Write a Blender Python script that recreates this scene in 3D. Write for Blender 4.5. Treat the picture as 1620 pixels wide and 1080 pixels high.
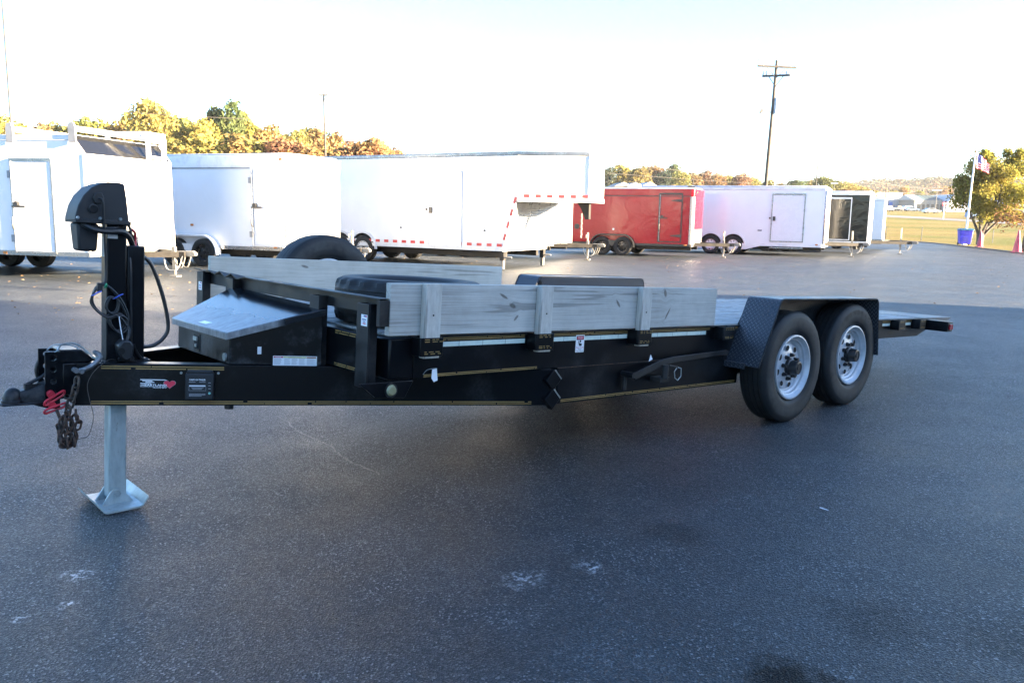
import bpy, math, random
from mathutils import Vector, Matrix, noise as mnoise
random.seed(7)
C = bpy.context.scene.collection
for o in list(bpy.data.objects): bpy.data.objects.remove(o)
R = math.radians
# ------------------------------------------------------------------ camera, sky, sun, exposure
CAMH = 1.4; FPX = 1308.0
cam = bpy.data.cameras.new('camera'); cam_o = bpy.data.objects.new('camera', cam); C.objects.link(cam_o)
cam.sensor_width = 36.0; cam.lens = 36.0*FPX/1620.0; cam.clip_start = .05; cam.clip_end = 6000
pitch = math.atan(200/FPX)
cam_o.matrix_world = Matrix.Translation((0, 0, CAMH)) @ Matrix.Rotation(R(90)-pitch, 4, 'X') @ Matrix.Rotation(R(1.0), 4, 'Z')
bpy.context.scene.camera = cam_o
SUN_EL = 12.0
sd = Vector((-.951, .309, -math.tan(R(SUN_EL)))).normalized()          # the way the light travels
w = bpy.data.worlds.new('World'); bpy.context.scene.world = w; w.use_nodes = True
nt = w.node_tree; nt.nodes.clear()
sky = nt.nodes.new('ShaderNodeTexSky'); sky.sky_type = 'NISHITA'; sky.sun_disc = False
sky.sun_elevation = R(SUN_EL); sky.sun_rotation = math.atan2(-sd.x, -sd.y)
sky.air_density = 1.0; sky.dust_density = 1.2; sky.ozone_density = 4.5
bg = nt.nodes.new('ShaderNodeBackground'); bg.inputs[1].default_value = .055
wo = nt.nodes.new('ShaderNodeOutputWorld')
nt.links.new(sky.outputs[0], bg.inputs[0]); nt.links.new(bg.outputs[0], wo.inputs[0])
sun = bpy.data.lights.new('sun', 'SUN'); sun.energy = 4.6; sun.angle = R(.5); sun.color = (1, .78, .52)
sun_o = bpy.data.objects.new('sun', sun); C.objects.link(sun_o)
sun_o.rotation_euler = sd.to_track_quat('-Z', 'Y').to_euler()
vs = bpy.context.scene.view_settings
vs.view_transform = 'Standard'; vs.look = 'None'; vs.exposure = 4.0; vs.gamma = 1; vs.use_curve_mapping = False

# ------------------------------------------------------------------ materials
MATS = {}
def _n(t, ty, **kw):
    n = t.nodes.new(ty)
    for k, v in kw.items(): setattr(n, k, v)
    return n
def base_mat(name):
    m = bpy.data.materials.new(name); m.use_nodes = True; t = m.node_tree
    b = t.nodes['Principled BSDF']; MATS[name] = m
    return m, t, b
def math_n(t, op, a, b=None, c=None):
    n = _n(t, 'ShaderNodeMath', operation=op)
    for i, x in enumerate((a, b, c)):
        if x is None: continue
        if isinstance(x, (int, float)): n.inputs[i].default_value = x
        else: t.links.new(x, n.inputs[i])
    return n.outputs[0]
def noise_n(t, vec, scale, detail=3, rough=.5, dist=0):
    n = _n(t, 'ShaderNodeTexNoise'); n.inputs['Scale'].default_value = scale; n.inputs['Detail'].default_value = detail
    n.inputs['Roughness'].default_value = rough; n.inputs['Distortion'].default_value = dist
    if vec is not None: t.links.new(vec, n.inputs['Vector'])
    return n.outputs['Fac']
def ramp(t, fac, stops):
    r = _n(t, 'ShaderNodeValToRGB'); cr = r.color_ramp
    while len(cr.elements) < len(stops): cr.elements.new(.5)
    for e, (p, c) in zip(cr.elements, stops):
        e.position = p; e.color = (c, c, c, 1) if isinstance(c, (int, float)) else (*c, 1)
    t.links.new(fac, r.inputs[0]); return r.outputs[0]
def mixc(t, fac, a, b):
    n = _n(t, 'ShaderNodeMix', data_type='RGBA')
    for i, x in ((0, fac), (6, a), (7, b)):
        if isinstance(x, (int, float)): n.inputs[i].default_value = x
        elif isinstance(x, tuple): n.inputs[i].default_value = (*x, 1)
        else: t.links.new(x, n.inputs[i])
    return n.outputs[2]
def coords(t, which='Object', scale=None):
    tc = _n(t, 'ShaderNodeTexCoord'); o = tc.outputs[which]
    if scale:
        mp = _n(t, 'ShaderNodeMapping'); mp.inputs['Scale'].default_value = scale
        t.links.new(o, mp.inputs[0]); o = mp.outputs[0]
    return o
def bump(t, b, h, strength, dist=.01):
    n = _n(t, 'ShaderNodeBump'); n.inputs['Strength'].default_value = strength; n.inputs['Distance'].default_value = dist
    t.links.new(h, n.inputs['Height']); t.links.new(n.outputs[0], b.inputs['Normal'])
def M(name, col, rough=.5, metal=0., spec=.5, col2=None, vs=4, det=4, lo=.4, hi=.65, rvar=.12, bstr=0, bsc=60, coat=0, emit=0):
    m, t, b = base_mat(name)
    b.inputs['Roughness'].default_value = rough; b.inputs['Metallic'].default_value = metal
    b.inputs['Specular IOR Level'].default_value = spec; b.inputs['Coat Weight'].default_value = coat
    b.inputs['Coat Roughness'].default_value = .06
    v = coords(t)
    if col2 is None: col2 = tuple(c*.72 for c in col)
    f = noise_n(t, v, vs, det, .6)
    k = ramp(t, f, [(lo, 0.), (hi, 1.)])
    t.links.new(mixc(t, k, col, col2), b.inputs['Base Color'])
    t.links.new(math_n(t, 'MULTIPLY_ADD', k, rvar, rough-.5*rvar), b.inputs['Roughness'])
    if bstr: bump(t, b, noise_n(t, v, bsc, 3), bstr, .01)
    return m
# trailer paint: near black, dusty and scuffed
def paint_black(name='black_paint', lo=.54, hi=.70, dc=(.022, .0235, .026)):
    m, t, b = base_mat(name); v = coords(t)
    big = noise_n(t, v, 3.2, 6, .62); fine = noise_n(t, v, 70, 3, .6)
    dust_light = math_n(t, 'MULTIPLY', ramp(t, big, [(lo, 0.), (hi, 1.)]), ramp(t, fine, [(.35, .2), (.7, 1.)]))
    t.links.new(mixc(t, dust_light, (.0022, .0026, .0038), dc), b.inputs['Base Color'])
    t.links.new(math_n(t, 'MULTIPLY_ADD', dust_light, .3, .3), b.inputs['Roughness'])
    b.inputs['Specular IOR Level'].default_value = .22
    bump(t, b, noise_n(t, v, 9, 3), .07, .01)
    return m
paint_black()
paint_black('box_paint', .46, .60, (.085, .088, .094))
def worn_steel():
    m, t, b = base_mat('worn_black_steel'); v = coords(t)
    f = noise_n(t, v, 7, 6, .65)
    k = ramp(t, f, [(.42, 0.), (.62, 1.)])
    c = mixc(t, k, (.006, .0065, .008), (.032, .029, .027))
    t.links.new(c, b.inputs['Base Color']); t.links.new(math_n(t, 'MULTIPLY_ADD', k, .25, .40), b.inputs['Roughness']); b.inputs['Specular IOR Level'].default_value = .28
    return m
worn_steel()
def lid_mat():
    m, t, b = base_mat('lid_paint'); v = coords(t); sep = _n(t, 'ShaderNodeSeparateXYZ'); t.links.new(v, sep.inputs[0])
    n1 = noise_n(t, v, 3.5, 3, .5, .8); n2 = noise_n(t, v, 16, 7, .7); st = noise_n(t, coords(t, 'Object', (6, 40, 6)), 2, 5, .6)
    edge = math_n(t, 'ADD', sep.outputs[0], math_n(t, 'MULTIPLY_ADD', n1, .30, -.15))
    dust_light = ramp(t, math_n(t, 'MULTIPLY_ADD', edge, -6., -22.4), [(.30, 0.), (.62, 1.)])  # pale front paints in reflected light and dust; dark back paints bulkhead rail's shade
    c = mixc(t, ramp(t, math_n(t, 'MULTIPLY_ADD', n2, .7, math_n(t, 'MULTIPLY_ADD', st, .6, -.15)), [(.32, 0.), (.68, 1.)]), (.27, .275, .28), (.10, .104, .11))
    t.links.new(mixc(t, dust_light, (.010, .011, .013), c), b.inputs['Base Color']); t.links.new(math_n(t, 'MULTIPLY_ADD', dust_light, .20, .13), b.inputs['Roughness'])
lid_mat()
M('coupler_black', (.004, .0045, .0055), .42, spec=.25, col2=(.03, .03, .032), vs=18)
M('plastic_black', (.011, .012, .014), .62, rvar=.05, bstr=.05, bsc=300)
M('rubber_cable', (.012, .012, .013), .45)
M('galvanised', (.36, .40, .40), .45, .55, col2=(.22, .25, .25), vs=14, det=6)
def leg_metal():
    m, t, b = base_mat('zinc_leg'); v = coords(t, 'Object', (1, 1, .35))
    f = noise_n(t, v, 22, 7, .65); g = noise_n(t, v, 9, 6, .7)
    c = mixc(t, ramp(t, f, [(.35, 0.), (.7, 1.)]), (.42, .48, .48), (.27, .31, .31))
    c = mixc(t, ramp(t, g, [(.60, 0.), (.66, 1.)]), c, (.13, .085, .055))
    t.links.new(c, b.inputs['Base Color']); b.inputs['Metallic'].default_value = .35; b.inputs['Roughness'].default_value = .42
leg_metal()
M('rusty_chain', (.085, .045, .028), .75, .2, col2=(.03, .024, .022), vs=40)
M('grey_hook', (.22, .23, .24), .45, .6, col2=(.12, .12, .12), vs=20)
M('dark_chain', (.05, .045, .042), .5, .5, col2=(.08, .055, .04), vs=40)
M('red_plastic', (.62, .03, .05), .4)
M('gold_stripe', (.36, .23, .075), .55)
M('tape_white', (.62, .70, .62), .35, col2=(.50, .60, .56), vs=20)
M('label_white', (.78, .80, .82), .4, col2=(.72, .74, .76))
M('label_red', (.62, .05, .08), .4); M('label_yellow', (.66, .60, .18), .4); M('label_orange', (.50, .18, .03), .4)
M('ink_black', (.02, .02, .025), .5); M('ink_blue', (.06, .09, .30), .5); M('ink_grey', (.35, .38, .42), .5); M('ink_white', (.8, .82, .85), .5)
M('heart_red', (.66, .03, .07), .4)
M('led_green', (.2, .55, .5), .3)
M('amber_lens', (.30, .29, .17), .18, col2=(.22, .20, .11), vs=20)
M('red_lens', (.28, .01, .015), .2)
M('tie_blue', (.03, .10, .6), .4); M('tie_green', (.03, .35, .16), .4)
M('paper', (.72, .74, .76), .8)
def wood(name, knots, c1, c2, axis_scale=(1.2, 30, 30), seedo=0., tilt=0.):
    m, t, b = base_mat(name); v = coords(t)
    sep = _n(t, 'ShaderNodeSeparateXYZ'); t.links.new(v, sep.inputs[0]); X, Y, Z = sep.outputs
    if tilt: Z = math_n(t, 'MULTIPLY_ADD', X, tilt, Z)
    dz = None; core = None
    for kx, kz, rx, rz, sl in knots:
        ax = math_n(t, 'SUBTRACT', X, kx); az = math_n(t, 'SUBTRACT', math_n(t, 'SUBTRACT', Z, kz), math_n(t, 'MULTIPLY', ax, sl))
        q = math_n(t, 'ADD', math_n(t, 'POWER', math_n(t, 'ABSOLUTE', math_n(t, 'DIVIDE', ax, rx)), 2.), math_n(t, 'POWER', math_n(t, 'ABSOLUTE', math_n(t, 'DIVIDE', az, rz)), 2.))
        g = math_n(t, 'POWER', 2.718, math_n(t, 'MULTIPLY', q, -.22))
        push = math_n(t, 'MULTIPLY', math_n(t, 'MULTIPLY', g, az), .9)
        dz = push if dz is None else math_n(t, 'ADD', dz, push)
        kk = math_n(t, 'POWER', 2.718, math_n(t, 'MULTIPLY', q, -1.3))
        core = kk if core is None else math_n(t, 'MAXIMUM', core, kk)
    Zs = math_n(t, 'SUBTRACT', Z, dz) if dz is not None else Z
    cm = _n(t, 'ShaderNodeCombineXYZ')
    t.links.new(math_n(t, 'MULTIPLY_ADD', X, axis_scale[0], seedo), cm.inputs[0]); t.links.new(math_n(t, 'MULTIPLY', Y, axis_scale[1]), cm.inputs[1]); t.links.new(math_n(t, 'MULTIPLY', Zs, axis_scale[2]), cm.inputs[2])
    gr = noise_n(t, cm.outputs[0], 2.2, 6, .62, .6)
    cf = _n(t, 'ShaderNodeMapping'); cf.inputs['Scale'].default_value = (.55, 1, 3.6); t.links.new(cm.outputs[0], cf.inputs[0])
    fine = noise_n(t, cf.outputs[0], 2.6, 5, .65, .3)
    blot = noise_n(t, v, 3.4, 5, .65)
    k = math_n(t, 'MULTIPLY_ADD', fine, .62, math_n(t, 'MULTIPLY_ADD', gr, .42, math_n(t, 'MULTIPLY_ADD', blot, .55, -.30)))
    c = mixc(t, ramp(t, k, [(.28, 0.), (.66, 1.)]), c2, c1)
    crack = ramp(t, noise_n(t, cm.outputs[0], 1.1, 2, .5), [(.335, 1.), (.365, 0.)])
    c = mixc(t, math_n(t, 'MULTIPLY', crack, .38), c, (.05, .045, .04))
    if core is not None: c = mixc(t, math_n(t, 'MULTIPLY', ramp(t, math_n(t, 'MULTIPLY', core, math_n(t, 'MULTIPLY_ADD', fine, 1.2, .4)), [(.22, 0.), (.62, 1.)]), math_n(t, 'MULTIPLY_ADD', gr, .8, .35)), c, (.085, .066, .052))
    t.links.new(c, b.inputs['Base Color']); b.inputs['Roughness'].default_value = .82; b.inputs['Specular IOR Level'].default_value = .25
    bump(t, b, k, .35, .004)
    return m
G1, G2 = (.54, .52, .47), (.31, .295, .265)
wood('board_near', [(-2.86, .838, .030, .009, -.45), (-2.80, .790, .026, .013, -.3), (-2.775, .728, .018, .010, .8), (-1.99, .80, .020, .014, -1.0), (-1.56, .862, .016, .024, -.6), (-1.53, .735, .030, .012, 1.3)], G1, G2, tilt=math.tan(R(3.2)))
wood('board_far', [(-2.86, .868, .03, .010, -.2)], (.54, .51, .44), (.32, .295, .245), seedo=9, tilt=math.tan(R(3.2)))
wood('stake_wood', [(.0, .05, .015, .03, 0.)], (.56, .53, .47), (.35, .32, .28), (30, 30, 1.3))
wood('deck_wood', [], (.40, .40, .38), (.20, .20, .19), (1.1, 14, 30))
def tread(name, c1, c2, rough):
    m, t, b = base_mat(name); uv = coords(t, 'UV')
    sep = _n(t, 'ShaderNodeSeparateXYZ'); t.links.new(uv, sep.inputs[0]); x, y = sep.outputs[0], sep.outputs[1]
    s = 31.
    u = math_n(t, 'MULTIPLY', math_n(t, 'ADD', x, y), s); q = math_n(t, 'MULTIPLY', math_n(t, 'SUBTRACT', x, y), s)
    fu = math_n(t, 'SUBTRACT', math_n(t, 'FRACT', u), .5); fq = math_n(t, 'SUBTRACT', math_n(t, 'FRACT', q), .5)
    par = math_n(t, 'FLOORED_MODULO', math_n(t, 'ADD', math_n(t, 'FLOOR', u), math_n(t, 'FLOOR', q)), 2.)
    def el(a, bb): return math_n(t, 'ADD', math_n(t, 'POWER', math_n(t, 'ABSOLUTE', math_n(t, 'DIVIDE', a, .52)), 2.), math_n(t, 'POWER', math_n(t, 'ABSOLUTE', math_n(t, 'DIVIDE', bb, .17)), 2.))
    e0, e1 = el(fu, fq), el(fq, fu)
    d = math_n(t, 'ADD', math_n(t, 'MULTIPLY', e0, math_n(t, 'SUBTRACT', 1., par)), math_n(t, 'MULTIPLY', e1, par))
    h = ramp(t, d, [(.25, 1.), (1., 0.)])
    f = noise_n(t, coords(t), 6, 6, .65)
    wear = math_n(t, 'MULTIPLY', h, ramp(t, f, [(.35, .25), (.65, .9)]))
    t.links.new(mixc(t, wear, c1, c2), b.inputs['Base Color'])
    t.links.new(math_n(t, 'MULTIPLY_ADD', ramp(t, f, [(.3, 0.), (.7, 1.)]), .2, rough-.1), b.inputs['Roughness'])
    bump(t, b, h, .9, .004)
tread('tread_plate', (.020, .024, .032), (.13, .14, .155), .36)
tread('tread_plate_grey', (.09, .095, .10), (.2, .2, .2), .42)
def rubber(name, c1, c2, rough=.7, dust_light=None):
    m, t, b = base_mat(name); v = coords(t)
    f = noise_n(t, v, 8, 5, .6)
    c = mixc(t, ramp(t, f, [(.35, 0.), (.7, 1.)]), c1, c2)
    if dust_light:          # road dust caught on the sidewall
        sp = _n(t, 'ShaderNodeSeparateXYZ'); t.links.new(v, sp.inputs[0])
        rd = math_n(t, 'SQRT', math_n(t, 'ADD', math_n(t, 'MULTIPLY', sp.outputs[0], sp.outputs[0]), math_n(t, 'MULTIPLY', sp.outputs[2], sp.outputs[2])))
        band = ramp(t, rd, [(.245, .25), (.285, .35), (.30, 1.), (.345, .85), (.362, .1)])
        c = mixc(t, math_n(t, 'MULTIPLY', band, ramp(t, noise_n(t, v, 5, 6, .7), [(.36, .1), (.62, .9)])), c, dust_light)
    t.links.new(c, b.inputs['Base Color'])
    b.inputs['Roughness'].default_value = rough; b.inputs['Specular IOR Level'].default_value = .35
    bump(t, b, noise_n(t, v, 120, 2), .12, .003)
rubber('tyre_rubber', (.0055, .006, .0072), (.013, .014, .0155), .62, (.048, .048, .046))
rubber('tyre_letter', (.007, .007, .008), (.012, .012, .012), .6)
rubber('far_tyre', (.012, .012, .012), (.02, .02, .02))
M('rim_grey', (.50, .52, .55), .36, .2, col2=(.38, .40, .43), vs=10)
M('rim_black', (.012, .012, .013), .3); M('rim_alloy', (.6, .61, .63), .3, .5)
M('dark_hole', (.004, .004, .004), .9)
M('hub_black', (.016, .016, .017), .35)
M('axle_black', (.012, .012, .012), .6)
def skin(name, col, rough=.22, wav=.10, spec=.5, coat=.3):
    m, t, b = base_mat(name); v = coords(t)
    f = noise_n(t, v, 1.5, 4, .6)
    t.links.new(mixc(t, ramp(t, f, [(.3, 0.), (.75, 1.)]), col, tuple(c*.93 for c in col)), b.inputs['Base Color'])
    b.inputs['Roughness'].default_value = rough; b.inputs['Specular IOR Level'].default_value = spec; b.inputs['Coat Weight'].default_value = coat; b.inputs['Coat Roughness'].default_value = .04
    bump(t, b, noise_n(t, v, 1.6, 3, .5, 1.2), wav, .12)
skin('white_skin', (.76, .77, .78), wav=.06); skin('red_skin', (.34, .006, .014), .22, .20, spec=.35, coat=.1); skin('black_skin', (.008, .008, .008), .12, .10, coat=.2)
M('white_trim', (.74, .75, .76), .3, col2=(.58, .59, .60)); M('alu_trim', (.34, .345, .35), .30, .75, col2=(.26, .26, .26))
M('door_white', (.72, .73, .75), .3, col2=(.69, .70, .72)); M('seal_grey', (.28, .29, .30), .6)
M('stone_guard', (.30, .305, .31), .32, .6, bstr=.4, bsc=40); M('frame_dark', (.016, .015, .013), .55, spec=.3, col2=(.030, .026, .022))
M('dark_trim', (.03, .03, .03), .4); M('tape_red', (.6, .05, .05), .4)
M('steel_galv_far', (.20, .195, .18), .5, .2)
M('pole_wood', (.085, .078, .068), .85, spec=.2, col2=(.055, .05, .044)); M('pole_metal', (.11, .112, .11), .6, .0, spec=.2); M('flagpole_white', (.75, .76, .78), .35)
M('transformer_grey', (.42, .50, .58), .5); M('insulator', (.3, .3, .32), .3); M('wire_grey', (.09, .08, .07), .6)
M('bark', (.085, .070, .060), .85, col2=(.05, .042, .036), bstr=.5, bsc=30)
def leaf_mat(name, hue=.04):
    m, t, b = base_mat(name); t.nodes.remove(b)
    oi = _n(t, 'ShaderNodeObjectInfo'); geo = _n(t, 'ShaderNodeNewGeometry')
    hs = _n(t, 'ShaderNodeHueSaturation'); t.links.new(oi.outputs['Color'], hs.inputs['Color'])
    rnd = geo.outputs['Random Per Island']
    v = coords(t); cl = noise_n(t, v, .35, 2)
    t.links.new(math_n(t, 'ADD', math_n(t, 'MULTIPLY_ADD', rnd, hue, .5-hue*.5), math_n(t, 'MULTIPLY_ADD', cl, .10, -.05)), hs.inputs['Hue'])
    t.links.new(math_n(t, 'MULTIPLY_ADD', rnd, .7, 1.05), hs.inputs['Value'])
    d = _n(t, 'ShaderNodeBsdfDiffuse'); tr = _n(t, 'ShaderNodeBsdfTranslucent'); mx = _n(t, 'ShaderNodeMixShader'); mx.inputs[0].default_value = .45
    t.links.new(hs.outputs[0], d.inputs[0]); t.links.new(hs.outputs[0], tr.inputs[0])
    t.links.new(d.outputs[0], mx.inputs[1]); t.links.new(tr.outputs[0], mx.inputs[2])
    t.links.new(mx.outputs[0], t.nodes['Material Output'].inputs[0])
leaf_mat('leaves', .03)
def asphalt():
    m, t, b = base_mat('asphalt'); v = coords(t)
    grain = _n(t, 'ShaderNodeTexVoronoi'); grain.inputs['Scale'].default_value = 150; t.links.new(v, grain.inputs['Vector'])
    grain2 = noise_n(t, v, 240, 2, .6)
    big = noise_n(t, v, .35, 5, .6); mid = noise_n(t, v, 1.7, 6, .7); pat = noise_n(t, v, 5.5, 7, .72, .6)
    rnd = _n(t, 'ShaderNodeSeparateColor'); t.links.new(grain.outputs['Color'], rnd.inputs[0])
    c = mixc(t, ramp(t, big, [(.3, 0.), (.7, 1.)]), (.0045, .0088, .0122), (.0095, .0150, .0195))
    c = mixc(t, ramp(t, mid, [(.35, 0.), (.7, .5)]), c, (.022, .027, .031))
    c = mixc(t, math_n(t, 'MULTIPLY', ramp(t, rnd.outputs[0], [(.5, 0.), (1., 1.)]), .85), c, (.048, .060, .068))
    c = mixc(t, math_n(t, 'MULTIPLY', ramp(t, rnd.outputs[2], [(.0, 1.), (.35, 0.)]), .7), c, (.004, .0045, .006))
    c = mixc(t, math_n(t, 'MULTIPLY', ramp(t, rnd.outputs[1], [(.90, 0.), (.98, .9)]), ramp(t, mid, [(.40, .12), (.60, 1.)])), c, (.26, .27, .285))                       # pale aggregate
    pm = ramp(t, noise_n(t, v, 1.15, 9, .74), [(.47, .06), (.61, 1.)]); pz = ramp(t, noise_n(t, v, 85, 5, .8), [(.53, 0.), (.62, 1.)])
    c = mixc(t, math_n(t, 'MULTIPLY', math_n(t, 'MULTIPLY', pm, pz), .75), c, (.21, .225, .24))                # worn pale patches
    sep = _n(t, 'ShaderNodeSeparateXYZ'); t.links.new(v, sep.inputs[0])
    def spot(x, y, r, k=1.):
        dx = math_n(t, 'SUBTRACT', sep.outputs[0], x); dy = math_n(t, 'SUBTRACT', sep.outputs[1], y)
        d = math_n(t, 'SQRT', math_n(t, 'ADD', math_n(t, 'MULTIPLY', dx, dx), math_n(t, 'MULTIPLY', dy, dy)))
        d = math_n(t, 'ADD', math_n(t, 'DIVIDE', d, r), math_n(t, 'MULTIPLY_ADD', pat, 2.2, -1.1))
        return math_n(t, 'MULTIPLY', ramp(t, d, [(.35, 1.), (1.05, 0.)]), k)
    stain = None
    for x, y, r, k in ((.86, 2.36, .15, .9), (1.02, 2.30, .10, .7), (1.3, 2.75, .26, .40), (1.75, 2.62, .24, .35), (.75, 3.55, .18, .35), (3.2, 4.9, .4, .25)):
        sk = spot(x, y, r, k); stain = sk if stain is None else math_n(t, 'MAXIMUM', stain, sk); c = mixc(t, sk, c, (.005, .004, .0035))                                                   # oil drips
    for x, y, r, k in ((-1.66, 3.02, .07, 1.), (-1.57, 2.78, .055, 1.), (-1.67, 2.66, .035, .9), (.06, 3.05, .10, .8), (.33, 3.16, .07, .8)):
        c = mixc(t, math_n(t, 'MULTIPLY', spot(x, y, r, k), ramp(t, noise_n(t, v, 34, 5, .75), [(.50, 0.), (.60, 1.)])), c, (.50, .52, .54))   # chalky scrapes
    for (xa, ya), (xb, yb), wdt, col in (((-1.62, 5.57), (-.72, 4.30), .007, (.17, .17, .165)), ((-6., 10.9), (7.5, 7.2), .012, (.008, .008, .009)), ((2.2, 2.0), (5.2, 9.5), .007, (.010, .010, .011)), ((-4.8, 2.0), (-2.6, 8.2), .007, (.011, .011, .012))):
        L = math.hypot(xb-xa, yb-ya); ux, uy = (xb-xa)/L, (yb-ya)/L
        dx = math_n(t, 'SUBTRACT', sep.outputs[0], xa); dy = math_n(t, 'SUBTRACT', sep.outputs[1], ya)
        al = math_n(t, 'MULTIPLY_ADD', dx, ux, math_n(t, 'MULTIPLY', dy, uy)); ac = math_n(t, 'MULTIPLY_ADD', dx, -uy, math_n(t, 'MULTIPLY', dy, ux))
        ac = math_n(t, 'ADD', ac, math_n(t, 'MULTIPLY_ADD', mid, .22 if wdt < .01 else .5, -.11 if wdt < .01 else -.25))
        k = math_n(t, 'MULTIPLY', ramp(t, math_n(t, 'DIVIDE', math_n(t, 'ABSOLUTE', ac), wdt), [(.4, 1.), (1., 0.)]), math_n(t, 'LESS_THAN', math_n(t, 'ABSOLUTE', math_n(t, 'SUBTRACT', al, L/2)), L/2))
        c = mixc(t, math_n(t, 'MULTIPLY', k, math_n(t, 'MULTIPLY', ramp(t, pat, [(.38, 0.), (.5, 1.)]), .8)), c, col)   # scratch and old crack lines
    t.links.new(c, b.inputs['Base Color'])
    t.links.new(math_n(t, 'SUBTRACT', math_n(t, 'MULTIPLY_ADD', mid, .34, math_n(t, 'MULTIPLY_ADD', big, .30, .22)), math_n(t, 'MULTIPLY', ramp(t, rnd.outputs[2], [(.6, 0.), (1., 1.)]), .22)), b.inputs['Roughness'])
    t.links.new(math_n(t, 'MULTIPLY_ADD', stain, -.34, .42), b.inputs['Specular IOR Level'])
    h = math_n(t, 'ADD', math_n(t, 'MULTIPLY', grain.outputs['Distance'], 1.), math_n(t, 'MULTIPLY', grain2, .6))
    bump(t, b, h, .8, .008)
asphalt()
def grass_mat():
    m, t, b = base_mat('field_grass'); v = coords(t)
    a = noise_n(t, v, .06, 5, .6); f = noise_n(t, v, .9, 6, .7); g = noise_n(t, v, 9, 3, .7)
    c = mixc(t, ramp(t, a, [(.40, 0.), (.60, 1.)]), (.085, .105, .022), (.20, .15, .055))
    c = mixc(t, ramp(t, f, [(.35, 0.), (.7, .6)]), c, (.16, .12, .048))
    c = mixc(t, ramp(t, g, [(.3, .5), (.6, 0.)]), c, (.06, .065, .02))
    t.links.new(c, b.inputs['Base Color']); b.inputs['Roughness'].default_value = .9; b.inputs['Specular IOR Level'].default_value = .1
    bump(t, b, g, .8, .15)
grass_mat()
M('hill_green', (.03, .035, .015), .9, vs=.02, spec=.1, col2=(.05, .04, .015))
M('road_grey', (.14, .13, .12), .8, vs=.3)
M('bld_white', (.42, .45, .48), .6); M('bld_beige', (.30, .28, .24), .7); M('bld_blue', (.06, .20, .60), .5); M('roof_grey', (.35, .37, .38), .6)
M('roof_dim', (.12, .125, .13), .7); M('roof_pale', (.34, .40, .42), .6); M('roof_panel', (.08, .12, .12), .6); M('glass_dark', (.03, .04, .05), .1); M('brick_tan', (.32, .22, .16), .8); M('hedge', (.05, .07, .04), .9)
M('bin_blue', (.06, .06, .62), .45); M('bin_dark', (.04, .04, .42), .5); M('bin_lid', (.04, .16, .30), .5)
M('cone_pink', (.42, .045, .09), .5); M('sign_red', (.55, .02, .04), .5)
M('car_white', (.7, .71, .72), .25, coat=.5); M('car_silver', (.42, .45, .48), .25, .4, coat=.5); M('car_blue', (.10, .16, .28), .25, coat=.5); M('car_dark', (.04, .04, .05), .25, coat=.5); M('car_red', (.35, .03, .03), .25, coat=.5)
M('flag_red', (.55, .02, .05), .7); M('flag_white', (.78, .78, .78), .7); M('flag_blue', (.03, .05, .30), .7)
M('grit_pale', (.24, .25, .25), .9, vs=3, col2=(.06, .06, .06))
M('leaf_dry', (.34, .19, .07), .8, col2=(.42, .30, .16))
M('wall_metal', (.50, .48, .45), .5)

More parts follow.
